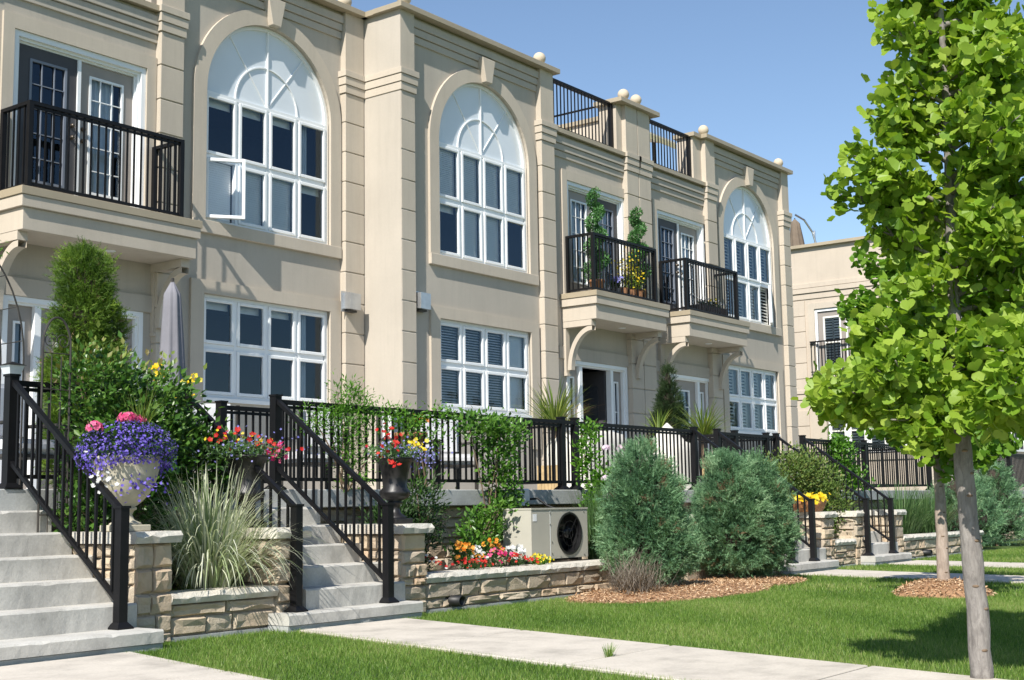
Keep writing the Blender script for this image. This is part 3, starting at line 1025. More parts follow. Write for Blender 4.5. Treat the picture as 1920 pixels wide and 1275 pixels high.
def grid_window(house, cx, w, z0, z1, y, fill, arch=False, open_sash=None):
    """four by two casements; fill[row][col] names what hangs behind the pane"""
    x0, x1 = cx-w/2, cx+w/2
    r = w/2
    mb = MB()
    bw = .045
    frame_ring(mb, x0+.002, x1-.002, z0+.002, z1, bw, y+.035, y+.125, .05)
    mid = (z0+z1)/2
    cols = [x0+bw+(w-2*bw)*i/4 for i in range(5)]
    mw = .05
    for c in cols[1:-1]:
        mb.box(c-mw/2, c+mw/2, y+.04, y+.12, z0+.05, z1-.05)
    for a, b_ in zip(cols[:-1], cols[1:]):
        mb.box(a+mw/2, b_-mw/2, y+.045, y+.118, mid-.035, mid+.035)
    if arch:
        inner = arch_path(cx, r-.05, z1, z1)[1:-1]
        outer = arch_path(cx, r-.002, z1, z1)[1:-1]
        mb.ring(inner, outer, y+.035, y+.125)
    win = mb.build('arched_window' if arch else 'window', 'white', house)
    for rrow in range(2):
        za, zb = (z0+.05, mid-.035) if rrow == 0 else (mid+.035, z1-.05)
        for c in range(4):
            a, b_ = cols[c]+(.001 if c == 0 else mw/2+.001), cols[c+1]-(.001 if c == 3 else mw/2+.001)
            op = open_sash == (rrow, c)
            mb = MB()
            sw = .048
            frame_ring(mb, a+.002, b_-.002, za+.002, zb-.002, sw, y+.022, y+.085)
            s_ = mb.build('sash', 'white', win, bevel=.006)
            g = pane_y(a+sw-.004, b_-sw+.004, y+.055, za+sw-.004, zb-sw+.004).build('pane', 'glass', win)
            if op:
                # hinge at one side, swung out
                hx = b_ if c == 3 else a
                ang = R(24) if c == 3 else R(-42)
                if c == 0:
                    hx, ang = a+.002, R(-36)
                for o in (s_, g):
                    o.matrix_local = Matrix.Translation(Vector((hx, y+.03, 0))-org(house)) @ Matrix.Rotation(ang, 4, 'Z') @ Matrix.Translation(-(Vector((hx, y+.03, 0))-org(house)))
            kind = fill[rrow][c]
            if kind == 'blind':
                slats(a+.02, b_-.02, za, zb, y+.135, .034, .037, R(-66)).build('blind', 'blind', win)
            elif kind == 'open':
                slats(a+.02, b_-.02, za, zb, y+.14, .045, .038, R(-30)).build('blind', 'blind', win)
            elif kind == 'shutter':
                m2 = slats(a+.05, b_-.05, za+.03, zb-.03, y+.17, .075, .07, R(-38), .008)
                frame_ring(m2, a+.005, b_-.005, za, zb, .045, y+.155, y+.185)
                m2.build('shutter', 'shutter', win)
            elif kind == 'half':
                BX(a+.02, b_-.02, y+.165, y+.172, zb-.14, zb).build('roller_blind', 'blind', win)
            elif kind == 'curtain':
                curtain(a+.01, (a+b_)/2+.04, za-.03, zb+.03, y+.20).build('curtain', 'curtain', win)
    if arch:
        n = 36
        pts = arch_path(cx, r-.045, z1, z1)[1:-1]
        MB().prism(pts, 'y', y+.078, y+.10).build('fan_light', 'fanlight', win, fix=True)
        yb0, yb1 = y+.058, y+.082
        BX(cx-.014, cx+.014, yb0-.008, yb1, z1, z1+r-.04).build('muntin', 'white', win)
        ri = r*.50
        MB().ring(arch_path(cx, ri-.010, z1, z1, 24)[1:-1], arch_path(cx, ri+.010, z1, z1, 24)[1:-1], yb0, yb1).build('muntin', 'white', win)
        for sg in (-1, 1):
            d = (sg*math.cos(R(52)), math.sin(R(52)))
            nn = (-d[1]*.008, d[0]*.008)
            a, b_ = (cx+d[0]*.03, z1+d[1]*.03), (cx+d[0]*(r-.05), z1+d[1]*(r-.05))
            MB().prism([(a[0]+nn[0], a[1]+nn[1]), (b_[0]+nn[0], b_[1]+nn[1]), (b_[0]-nn[0], b_[1]-nn[1]), (a[0]-nn[0], a[1]-nn[1])], 'y', yb0+.006, yb1-.002).build('muntin', 'white', win, fix=True)
    # dark room behind the panes
    d = 1.5
    zt = z1+.02
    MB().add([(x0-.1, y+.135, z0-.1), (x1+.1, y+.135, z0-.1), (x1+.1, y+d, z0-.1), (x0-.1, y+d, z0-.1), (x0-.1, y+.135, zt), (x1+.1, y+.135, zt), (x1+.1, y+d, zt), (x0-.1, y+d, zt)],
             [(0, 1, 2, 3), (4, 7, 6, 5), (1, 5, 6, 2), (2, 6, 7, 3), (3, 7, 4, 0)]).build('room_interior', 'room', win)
    return win

def french_doors(house, cx, w, z0, z1, y, dark, name='balcony_door'):
    x0, x1 = cx-w/2, cx+w/2
    fr = MB()
    fw_ = .075
    for k, (ya, wd) in enumerate(((y-.012, fw_), (y+.03, fw_+.035), (y+.07, fw_+.06))):
        fr.box(x0+.002*(k+1), x0+wd, ya, y+.14-.002*k, z0, z1-.002*(k+1))
        fr.box(x1-wd, x1-.002*(k+1), ya, y+.14-.002*k, z0, z1-.002*(k+1))
        fr.box(x0+wd, x1-wd, ya, y+.14-.002*k, z1-wd, z1-.002*(k+1))
    fr.box(cx-.025, cx+.025, y+.05, y+.13, z0, z1-.14)
    f = fr.build('door_frame', 'white', house)
    for k, (a, b_) in enumerate(((x0+.137, cx-.026), (cx+.026, x1-.137))):
        dk = dark == k
        mt = 'darkdoor' if dk else 'taupe'
        yy = y+.075 if dk else y+.10
        zt = z1-.139
        lw = (b_-a)*.18
        ga, gb, gz0, gz1 = a+lw, b_-lw, z0+.28, zt-.16
        d = MB()
        d.box(a, ga, yy, yy+.04, z0+.01, zt)
        d.box(gb, b_, yy, yy+.04, z0+.01, zt)
        d.box(ga, gb, yy, yy+.04, gz1, zt)
        d.box(ga, gb, yy, yy+.04, z0+.01, gz0)
        dr = d.build(name, mt, house)
        lm = MB()
        frame_ring(lm, ga, gb, gz0, gz1, .032, yy-.014, yy+.02)
        nx, nz = 3, 5
        for i in range(1, nx):
            x = ga+(gb-ga)*i/nx
            lm.box(x-.0065, x+.0065, yy-.006, yy+.012, gz0+.032, gz1-.032)
        for i in range(1, nz):
            z = gz0+(gz1-gz0)*i/nz
            for q in range(nx):
                xa, xb = ga+(gb-ga)*q/nx+(.032 if q == 0 else .0065), ga+(gb-ga)*(q+1)/nx-(.032 if q == nx-1 else .0065)
                lm.box(xa, xb, yy-.005, yy+.011, z-.0065, z+.0065)
        lm.build('lite_grid', 'dimgrid' if dk else 'white', dr)
        pane_y(ga+.02, gb-.02, yy+.021, gz0+.02, gz1-.02).build('pane', 'glass', dr)
        if k == 1 or house.name.endswith('.001'):
            curtain(ga+.02, gb-.08, gz0, gz1, yy+.1).build('curtain', 'curtain', dr)
        hx = b_-.07 if k == 0 else a+.07
        hm = MB()
        for zz in (z0+.98, z0+1.14):
            hm.lathe([(.028, 0), (.03, .012), (.012, .02), (.03, .045), (.022, .065), (.002, .072)], 0, 0, 10)
            n0 = len(hm.v)-60
            for i in range(n0, len(hm.v)):
                vx, vy, vz = hm.v[i]
                hm.v[i] = (hx+vx, yy-vz, zz+vy)
        hm.build('door_knob', 'brass', dr, True)
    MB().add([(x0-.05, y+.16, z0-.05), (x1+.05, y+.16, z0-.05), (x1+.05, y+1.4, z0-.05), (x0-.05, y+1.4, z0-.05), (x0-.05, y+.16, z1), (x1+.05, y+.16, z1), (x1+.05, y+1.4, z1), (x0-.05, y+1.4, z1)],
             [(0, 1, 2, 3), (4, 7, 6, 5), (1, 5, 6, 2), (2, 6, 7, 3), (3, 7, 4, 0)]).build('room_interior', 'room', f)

def entry(house, cx, w, z0, z1, y, open_door=False):
    """ground floor entrance: side light, door, side light in a white frame"""
    x0, x1 = cx-w/2, cx+w/2
    fr = MB()
    for k, (ya, wd) in enumerate(((y-.012, .07), (y+.03, .10))):
        fr.box(x0+.002*(k+1), x0+wd, ya, y+.14-.002*k, z0, z1-.002*(k+1))
        fr.box(x1-wd, x1-.002*(k+1), ya, y+.14-.002*k, z0, z1-.002*(k+1))
        fr.box(x0+wd, x1-wd, ya, y+.14-.002*k, z1-wd, z1-.002*(k+1))
    sx = w*.245
    for x in (x0+sx, x1-sx):
        fr.box(x-.045, x+.045, y+.02, y+.13, z0, z1-.101)
    f = fr.build('door_frame', 'white', house)
    def leaf(a, b_, yy, gw, name, nz):
        m_ = (a+b_)/2
        ga, gb = m_-gw/2, m_+gw/2
        gz0, gz1 = z0+.35, z1-.30
        d = MB()
        d.box(a, ga, yy, yy+.04, z0+.01, z1-.101)
        d.box(gb, b_, yy, yy+.04, z0+.01, z1-.101)
        d.box(ga, gb, yy, yy+.04, gz1, z1-.101)
        d.box(ga, gb, yy, yy+.04, z0+.01, gz0)
        dr = d.build(name, 'taupe', house)
        lm = MB()
        frame_ring(lm, ga, gb, gz0, gz1, .03, yy-.014, yy+.02)
        for i in range(1, nz):
            z = gz0+(gz1-gz0)*i/nz
            lm.box(ga+.03, gb-.03, yy-.005, yy+.012, z-.009, z+.009)
        lm.build('lite_grid', 'white', dr)
        pane_y(ga+.02, gb-.02, yy+.021, gz0+.02, gz1-.02).build('pane', 'glass', dr)
        curtain(ga+.01, gb-.01, gz0, gz1, yy+.09).build('curtain', 'curtain', dr)
        return dr
    leaf(x0+.101, x0+sx-.046, y+.09, .16, 'side_light', 3)
    leaf(x1-sx+.046, x1-.101, y+.09, .16, 'side_light', 3)
    if not open_door:
        dr = leaf(x0+sx+.046, x1-sx-.046, y+.085, .46, 'front_door', 5)
        MB().lathe([(.001, 0), (.03, .01), (.03, .05), (.001, .06)], x0+sx+.12, y+.03, 10).build('door_knob', 'brass', dr, True)
    else:
        # leaf swung into the dark hall
        xh = x1-sx-.05
        d = MB()
        d.box(xh-.04, xh, y+.14, y+.98, z0+.01, z1-.102)
        dr = d.build('front_door', 'darkdoor', house)
        lm = BX(xh-.05, xh-.04, y+.3, y+.82, z0+.5, z1-.4)
        lm.build('lite_grid', 'room', dr)
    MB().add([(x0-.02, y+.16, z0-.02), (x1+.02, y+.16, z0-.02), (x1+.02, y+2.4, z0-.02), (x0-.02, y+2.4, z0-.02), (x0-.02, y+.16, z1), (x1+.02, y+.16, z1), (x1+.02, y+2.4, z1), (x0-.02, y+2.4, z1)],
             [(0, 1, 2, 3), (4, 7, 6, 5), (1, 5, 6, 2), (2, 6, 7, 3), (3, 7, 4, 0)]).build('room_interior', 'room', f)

ZC = 9.08      # underside of the high parapet cap
ZL = 7.99      # underside of the low parapet cap over the balcony bay
BLK = BX(-.5, .5, -.5, .5, -.5, .5)

def pilaster(house, x0, x1, y, top, proud=.12, zbot=ZS, side_left=False):
    """shaft with rusticated blocks below a banded capital"""
    p = BX(x0+.012, x1-.012, y-proud+.018, y+.02, zbot, top).build('pilaster', 'stucco', house)
    z = 7.72
    w = x1-x0
    while z > zbot+.1:
        zz = max(zbot, z-.492)
        BX(x0, x1, y-proud, y+.012, zz+.016, z-.004).build('pilaster_block', 'stucco_trim', p, bevel=.006)
        z -= .492
    if top > 8.2:
        BX(x0+.004, x1-.004, y-proud+.004, y+.012, 8.092, top-.002).build('upper_shaft', 'stucco_trim', p)
    ex = .012 if side_left else 0
    for k, (a, b_, e) in enumerate(((7.722, 7.852, .022), (7.858, 7.985, .038), (7.991, 8.09, .054))):
        BX(x0-e, x1+e, y-proud-e, y+.012-.001*k, a, b_).build('capital_band', 'stucco_trim', p, bevel=.004)

def bands(house, x0, x1, y, ztop, n=3, yb=None):
    """stepped cornice under a cap"""
    zs = [ztop-.055, ztop-.19, ztop-.315, ztop-.44]
    for k in range(3):
        e = .085-.027*k
        a, b_ = (zs[k+1]+.004, zs[k]-.004)
        BX(x0, x1, y-e, y+.01-.001*k, a, b_).build('cornice_band', 'stucco', house, bevel=.004)
    BX(x0, x1, y-.03, y+.012, ztop-.059, ztop-.001).build('cornice_band', 'stucco', house)

def ball(house, x, y, z=9.17):
    rr = .118
    prof = [(.10, z), (.10, z+.03), (.05, z+.045)]
    prof += [(rr*math.sin(R(a)), z+.045+rr-rr*math.cos(R(a))) for a in range(28, 180, 12)]+[(.002, z+.045+2*rr)]
    MB().lathe(prof, x, y, 24).build('ball_finial', 'finial', house, True)

def balcony(house, x0, x1, y0, yw, label=None, ztop=4.92):
    mb = BX(x0-.03, x1+.03, y0-.03, yw, ztop-.10, ztop)
    cap_ = mb.build('balcony_cap', 'cap', house, bevel=.004)
    BX(x0-.012, x1+.012, y0-.012, yw-.002, ztop-.245, ztop-.102).build('balcony_fascia', 'stucco_trim', house, bevel=.004)
    BX(x0+.03, x1-.03, y0+.03, yw-.004, ztop-.52, ztop-.247).build('balcony_slab', 'stucco_trim', house, bevel=.004)
    # soffit lamp
    MB().lathe([(.06, ztop-.531), (.075, ztop-.528), (.075, ztop-.519)], (x0+x1)/2+.2, (y0+yw)/2, 16).build('soffit_lamp', 'white', house)
    for xs in (x0+.034, x1-.187):
        zt = ztop-.522
        w = .14
        D = yw-y0
        br = MB()
        br.box(xs, xs+w, y0+.14, yw, zt-.11, zt)
        br.box(xs+.01, xs+w-.01, yw-.075, yw-.001, zt-.95, zt-.112)
        br.box(xs, xs+w, yw-.10, yw-.0005, zt-1.0, zt-.952)
        # quarter arc
        n = 14
        ro, ri = .60, .51
        cy, cz = yw-.075-ro+.05, zt-.11-ro
        pin, pout = [], []
        cyc, czc = y0+.14, zt-.90
        ry, rz = (yw-.10)-cyc, .79
        for i in range(n+1):
            t = math.pi/2*i/n
            pin.append((cyc+ (ry)*math.cos(t), czc+(rz)*math.sin(t)))
            pout.append((cyc+(ry-.085)*math.cos(t), czc+(rz-.085)*math.sin(t)))
        vs = []
        for a, b_ in zip(pin, pout):
            vs += [(xs+.012, a[0], a[1]), (xs+.012, b_[0], b_[1]), (xs+w-.012, a[0], a[1]), (xs+w-.012, b_[0], b_[1])]
        fs = []
        for i in range(n):
            k = 4*i
            fs += [(k, k+1, k+5, k+4), (k+2, k+6, k+7, k+3), (k, k+4, k+6, k+2), (k+1, k+3, k+7, k+5)]
        br.add(vs, fs)
        br.build('bracket', 'stucco_trim', house, fix=True)
    # guard
    zt = ztop+1.12
    t = MB()
    ins = .06
    ax0, ax1, ay0, ay1 = x0+.17, x1-.20, y0+.16, yw-.06
    pw = .062
    for (px, py) in ((ax0, ay0), (ax1, ay0), (ax0, ay1), (ax1, ay1)):
        t.box(px-pw/2, px+pw/2, py-pw/2, py+pw/2, ztop, zt-.045)
    t.box(ax0-.03, ax1+.03, ay0-.03, ay0+.03, zt-.045, zt)
    for px in (ax0, ax1):
        t.box(px-.03, px+.03, ay0+.03, ay1+.03, zt-.045, zt-.0005)
        t.box(px-.018, px+.018, ay0+.031, ay1-.031, ztop+.06, ztop+.095)
    t.box(ax0+.031, ax1-.031, ay0-.018, ay0+.018, ztop+.06, ztop+.095)
    t.box(ax0+.031, ax1-.031, ay0-.015, ay0+.015, zt-.085, zt-.06)
    g = t.build('balcony_railing', 'black', house)
    me = bal_mesh(zt-.045-ztop-.08)
    n = int(round((ax1-ax0)/.108))
    for i in range(1, n):
        inst('baluster', me, g, (ax0+(ax1-ax0)*i/n, ay0, ztop+.08))
    n = int(round((ay1-ay0)/.108))
    for px in (ax0, ax1):
        for i in range(1, n):
            inst('baluster', me, g, (px, ay0+(ay1-ay0)*i/n, ztop+.08))

def deck_rail(house, x0, x1, y, z0=8.08, z1=9.10):
    t = MB()
    t.box(x0, x1, y-.028, y+.028, z1-.045, z1)
    t.box(x0+.05, x1-.05, y-.016, y+.016, z1-.085, z1-.06)
    t.box(x0+.05, x1-.05, y-.018, y+.018, z0+.07, z0+.105)
    for px in (x0+.03, x1-.035):
        t.box(px-.035, px+.035, y-.035, y+.034, z0, z1-.046)
    g = t.build('roof_railing', 'black', house)
    me = bal_mesh(z1-.045-z0-.09)
    n = int(round((x1-x0)/.118))
    for i in range(1, n):
        inst('baluster', me, g, (x0+(x1-x0)*i/n, y, z0+.09))

WW = 2.52
def house(label, y, bayw, bayb, wcx, dcx, ecx, slab_x, pils, fillU, fillL, dark, open_door, open_sash, body, depth=9.0, capL=None):
    h = thing('townhouse', ((bayw[0]+bayw[1])/2, y, ZS), label, 'house', 'row of beige stucco townhouses')
    zU0, zUs = 5.17, 7.13
    zL0, zL1 = 2.62, 4.11
    x0, x1 = wcx-WW/2, wcx+WW/2
    mb = MB()
    wall_panel(mb, bayw[0], bayw[1], ZS-.3, ZC, y, [(x0, x1, zU0, zUs+WW/2, True), (x0, x1, zL0, zL1)])
    DW, EW = 2.04, 2.10
    wall_panel(mb, bayb[0], bayb[1], ZS-.3, ZL, y, [(dcx-DW/2, dcx+DW/2, 4.95, 7.15), (ecx-EW/2, ecx+EW/2, ZS+.06, 3.72)])
    mb.build('front_wall', 'stucco', h)
    # body behind: sides, roof decks, back
    bx0, bx1 = body[0]+.03, body[1]-.03
    mb = MB()
    yb = y+depth
    mb.add([(bx0, y, 0), (bx0, yb, 0), (bx0, yb, ZL), (bx0, y, ZL)], [(0, 3, 2, 1)])
    mb.add([(bx1, y, 0), (bx1, yb, 0), (bx1, yb, ZL), (bx1, y, ZL)], [(0, 1, 2, 3)])
    mb.add([(bx0, yb, 0), (bx1, yb, 0), (bx1, yb, ZL), (bx0, yb, ZL)], [(0, 3, 2, 1)])
    mb.add([(bx0, y+.16, ZL-.05), (bx1, y+.16, ZL-.05), (bx1, yb, ZL-.05), (bx0, yb, ZL-.05)], [(0, 1, 2, 3)])
    mb.build('rear_walls', 'stucco', h)
    # high parapet over the window bay: a real upstand with thickness
    BX(bayw[0]+.001, bayw[1]-.001, y+.13, y+.35, ZL-.04, ZC).build('parapet', 'stucco', h)
    ov = .10
    c0, c1 = bayw[0]-ov, bayw[1]+ov
    if capL: c0 = capL
    BX(c0, c1, y-.22, y+.40, ZC, ZC+.09).build('parapet_cap', 'cap', h, bevel=.004)
    bl0, bl1 = bayb
    BX(bl0+.0, bl1, y-.13, y+.34, ZL, ZL+.085).build('low_parapet_cap', 'cap', h, bevel=.004)
    wp = sorted([p for p in pils if p[0] >= bayw[0]-.01 and p[1] <= bayw[1]+.01])
    bands(h, wp[0][1]+.001, wp[-1][0]-.001, y, ZC)
    bb = sorted(pils+[(bayb[0]-9, bayb[0]-.0), (bayb[1], bayb[1]+9)])
    lo = max([p[1] for p in bb if p[1] <= dcx-.6])
    hi = min([p[0] for p in bb if p[0] >= dcx+.6])
    bands(h, lo+.001, hi-.001, y, ZL)
    for p in pils:
        pilaster(h, p[0], p[1], y, ZC if (p[0] >= bayw[0]-.01 and p[1] <= bayw[1]+.01) or p[2] else ZL)
    # arched trim, keystone, sills
    tw = .235
    t = MB().ring(arch_path(wcx, WW/2+.0, zU0-.0, zUs), arch_path(wcx, WW/2+tw, zU0, zUs), y-.05, y+.012)
    t.build('window_trim', 'stucco_trim', h, fix=True)
    BX(x0-tw, x1+tw, y-.062, y+.012, zU0-.185, zU0-.001).build('window_sill', 'stucco_trim', h, bevel=.005)
    MB().prism([(wcx-.085, 8.40), (wcx+.085, 8.40), (wcx+.18, 8.83), (wcx-.18, 8.83)], 'y', y-.15, y+.01).build('keystone', 'stucco_trim', h, fix=True, bevel=.008)
    t = MB()
    t.box(x0-tw, x0, y-.045, y+.012, zL0-.6, zL1)
    t.box(x1, x1+tw, y-.045, y+.012, zL0-.6, zL1)
    t.box(x0-tw, x1+tw, y-.045, y+.012, zL1, zL1+.19)
    t.build('window_trim', 'stucco_trim', h)
    BX(x0-.02, x1+.02, y-.03, y+.10, zL0-.055, zL0-.001).build('window_sill', 'white', h)
    t = MB()
    t.box(dcx-DW/2-.16, dcx-DW/2, y-.04, y+.012, 4.92, 7.15)
    t.box(dcx+DW/2, dcx+DW/2+.16, y-.04, y+.012, 4.92, 7.15)
    t.box(dcx-DW/2-.16, dcx+DW/2+.16, y-.04, y+.012, 7.15, 7.34)
    t.build('door_trim', 'stucco_trim', h)
    BX(ecx-EW/2-.25, ecx+EW/2+.25, y-.035, y+.012, 3.722, 3.95).build('door_trim', 'stucco', h)
    grid_window(h, wcx, WW, zU0, zUs, y, fillU, True, open_sash)
    grid_window(h, wcx, WW, zL0, zL1, y, fillL)
    french_doors(h, dcx, DW, 4.95, 7.15, y, dark)
    entry(h, ecx, EW, ZS+.06, 3.72, y, open_door)
    balcony(h, slab_x[0], slab_x[1], y-.80, y)
    return h

B_, O_, N_, H_, C_, S_ = 'blind', 'open', None, 'half', 'curtain', 'shutter'
hA = house('leftmost beige townhouse with an open casement in its arched window', 14.8, (11.31, 15.42), (5.0, 11.31), 13.45, 10.12, 10.12, (8.80, 11.47),
           [(11.31, 11.71, 0), (14.97, 15.40, 0), (7.95, 8.35, 0)],
           [[B_, B_, B_, H_], [H_, H_, H_, C_]], [[N_, N_, N_, C_], [H_, H_, H_, C_]], 0, False, (0, 0), (5.0, 15.5), capL=11.2)
hB = house('middle beige townhouse with spiral topiaries on its balcony', 14.0, (15.42, 19.68), (19.68, 22.65), 17.70, 21.2, 21.13, (19.94, 22.50),
           [(15.42, 15.76, 0), (19.27, 19.68, 0), (22.20, 22.64, 1)],
           [[H_, B_, B_, N_], [B_, B_, B_, B_]], [[O_, O_, O_, B_], [O_, O_, O_, B_]], 1, True, None, (15.42, 22.65))
hC = house('right-hand beige townhouse with a dark flower box on its balcony', 14.0, (25.5, 29.67), (22.65, 25.5), 27.61, 24.48, 24.55, (23.35, 25.92),
           [(22.66, 23.12, 1), (25.5, 25.92, 0), (29.30, 29.67, 0)],
           [[S_]*4, [S_]*4], [[S_]*4, [S_]*4], 0, False, (0, 3), (22.65, 29.67))
# side of the middle house that stands proud of its neighbour
BX(15.415, 15.60, 13.887, 15.6, ZS-.3, ZC-.001).build('side_wall', 'stucco', hB)
for k, (a, b_, e) in enumerate(((7.722, 7.852, .022), (7.858, 7.985, .038), (7.991, 8.09, .054))):
    BX(15.42-e+.0015, 15.5, 13.90, 15.2, a+.0015, b_-.0015).build('capital_band', 'stucco_trim', hB, bevel=.003)
BX(15.33, 15.7, 14.402, 15.6, ZC, ZC+.09).build('parapet_cap', 'cap', hB)
# paired pier at the party wall, with its own cap, and the wall running back from it
for hh, a, b_ in ((hB, 22.0, 22.648), (hC, 22.652, 23.3)):
    BX(a, b_, 13.98, 14.40, ZL-.02, ZC).build('roof_pier', 'stucco_trim', hh)
BX(21.90, 23.40, 13.78, 14.46, ZC, ZC+.09).build('parapet_cap', 'cap', hB, bevel=.004)
BX(22.40, 22.85, 14.41, 21.5, ZL, 8.93).build('party_wall', 'stucco_trim', hB)
BX(22.34, 22.92, 14.47, 21.5, 8.93, 9.02).build('party_wall_cap', 'cap', hB)
MB().tube([(22.45, 14.5, 9.27), (22.45, 21, 9.27)], .022, 6).build('party_wall_handrail', 'black', hB)
BX(25.15, 25.5, 14.0, 14.40, ZL, ZC-.001).build('roof_pier', 'stucco_trim', hC)
BX(25.08, 25.40, 13.92, 14.46, ZC+.001, ZC+.089).build('parapet_cap', 'cap', hC)
deck_rail(hB, 19.72, 21.99, 14.08)
deck_rail(hC, 23.32, 25.14, 14.08)
deck_rail(hA, 8.4, 11.3, 15.1)
for hh, x, y in ((hA, 15.10, 14.83), (hB, 15.62, 13.98), (hB, 19.42, 14.0), (hB, 22.30, 13.98), (hB, 22.78, 13.98), (hC, 25.66, 14.0), (hC, 29.42, 14.0), (hA, 11.5, 14.83)):
    ball(hh, x, y)
# wall of the far end and its pilaster return
BX(29.55, 29.668, 14.02, 22.9, ZL, ZC).build('parapet', 'stucco', hC)

# wall vents
def vent(x, y, z, label):
    t = thing('wall_vent', (x, y, z), label, 'vent', 'metal wall vents')
    w, h, d = .24, .27, .17
    BX(x-w/2-.04, x+w/2+.02, y-.012, y+.0, z-.03, z+h+.03).build('back_plate', 'vent', t)
    MB().add([(x-w/2, y-.013, z+.02), (x+w/2, y-.013, z+.02), (x+w/2, y-d, z), (x-w/2, y-d, z),
              (x-w/2, y-.013, z+h), (x+w/2, y-.013, z+h), (x+w/2, y-d, z+h-.01), (x-w/2, y-d, z+h-.01)],
             [(4, 5, 6, 7), (0, 4, 7, 3), (1, 2, 6, 5), (3, 7, 6, 2), (0, 3, 2, 1)]).build('hood', 'vent', t, fix=True)
    BX(x-w/2+.04, x+w/2-.03, y-.11, y-.015, z-.035, z-.002).build('flap', 'iron', t)
vent(15.02, 14.678, 4.15, 'metal wall vent hood on the pilaster of the leftmost house')
vent(15.93, 13.995, 4.19, 'metal wall vent hood beside the corner pilaster of the middle house')

# downspout-like pipe at the wall corner of the middle house
# ------------------------------------------------------------------ far wing, turned towards the camera
XW = 38.5
w = thing('wing_house', (XW, 16, ZS), 'far stucco house wing with shuttered balcony doors, half behind the trees', 'house')
mb = MB()
def wbox(mat, name, y0, y1, z0, z1, proud, bevel=0):
    return BX(XW-proud, XW+.02, y0, y1, z0, z1).build(name, mat, w, bevel=bevel)
body = MB()
holes = [(15.25, 17.30, 4.95, 7.02), (14.5, 17.05, 2.45, 3.9)]
ys = sorted({13.6, 18.9, *[q for h in holes for q in h[:2]]})
zs = sorted({.2, 9.0, *[q for h in holes for q in h[2:]]})
for i in range(len(ys)-1):
    for j in range(len(zs)-1):
        cy, cz = (ys[i]+ys[i+1])/2, (zs[j]+zs[j+1])/2
        if any(h[0] < cy < h[1] and h[2] < cz < h[3] for h in holes):
            continue
        body.add([(XW, ys[i], zs[j]), (XW, ys[i+1], zs[j]), (XW, ys[i+1], zs[j+1]), (XW, ys[i], zs[j+1])], [(0, 3, 2, 1)])
for y0, y1, z0, z1 in holes:
    body.add([(XW, y0, z0), (XW, y0, z1), (XW+.15, y0, z1), (XW+.15, y0, z0)], [(0, 1, 2, 3)])
    body.add([(XW, y1, z0), (XW, y1, z1), (XW+.15, y1, z1), (XW+.15, y1, z0)], [(0, 3, 2, 1)])
    body.add([(XW, y0, z1), (XW, y1, z1), (XW+.15, y1, z1), (XW+.15, y0, z1)], [(0, 1, 2, 3)])
    body.add([(XW, y0, z0), (XW, y1, z0), (XW+.15, y1, z0), (XW+.15, y0, z0)], [(0, 3, 2, 1)])
    BX(XW+.5, XW+.52, y0-.3, y1+.3, z0-.3, z1+.3).build('room_interior', 'room', w)
body.add([(XW, 13.6, .2), (60, 13.6, .2), (60, 13.6, 9.0), (XW, 13.6, 9.0)], [(0, 1, 2, 3)])
body.add([(XW, 18.9, .2), (60, 18.9, .2), (60, 18.9, 9.0), (XW, 18.9, 9.0)], [(0, 3, 2, 1)])
body.add([(XW, 13.6, 8.0), (60, 13.6, 8.0), (60, 18.9, 8.0), (XW, 18.9, 8.0)], [(0, 1, 2, 3)])
body.build('front_wall', 'stucco_wing', w)
BX(XW-.13, XW+.28, 13.47, 19.0, 9.0, 9.1).build('parapet_cap', 'cap', w, bevel=.004)
for k, (a, b_) in enumerate(((7.55, 7.70), (7.715, 7.86), (7.36, 7.535))):
    wbox('stucco_wing', 'cornice_band', 13.5, 19.0, a, b_, .07-.02*k, .004)
wbox('stucco_wing', 'cornice_band', 13.5, 19.0, 4.38, 4.5, .06, .004)
wbox('stucco_wing', 'cornice_band', 13.5, 19.0, 4.2, 4.37, .03, .004)
z = 7.33
while z > 1.3:
    if not (4.1 < z-.25 < 4.5):
        wbox('stucco_wing', 'pilaster_block', 17.62, 18.9, z-.485, z-.008, .03, .004)
    z -= .495
t = MB()
for y0, y1, z0, z1 in ((15.25, 17.30, 4.95, 7.02), (14.5, 17.05, 2.45, 3.9)):
    wbox('stucco_trim', 'window_trim', y1+.001, y1+.2, z0-.2, z1+.19, .045)
    wbox('stucco_trim', 'window_trim', y0-.2, y0-.001, z0-.2, z1+.19, .045)
    wbox('stucco_trim', 'window_trim', y0, y1, z1+.001, z1+.185, .045)
    wbox('stucco_trim', 'window_sill', y0, y1, z0-.2, z0-.001, .05)
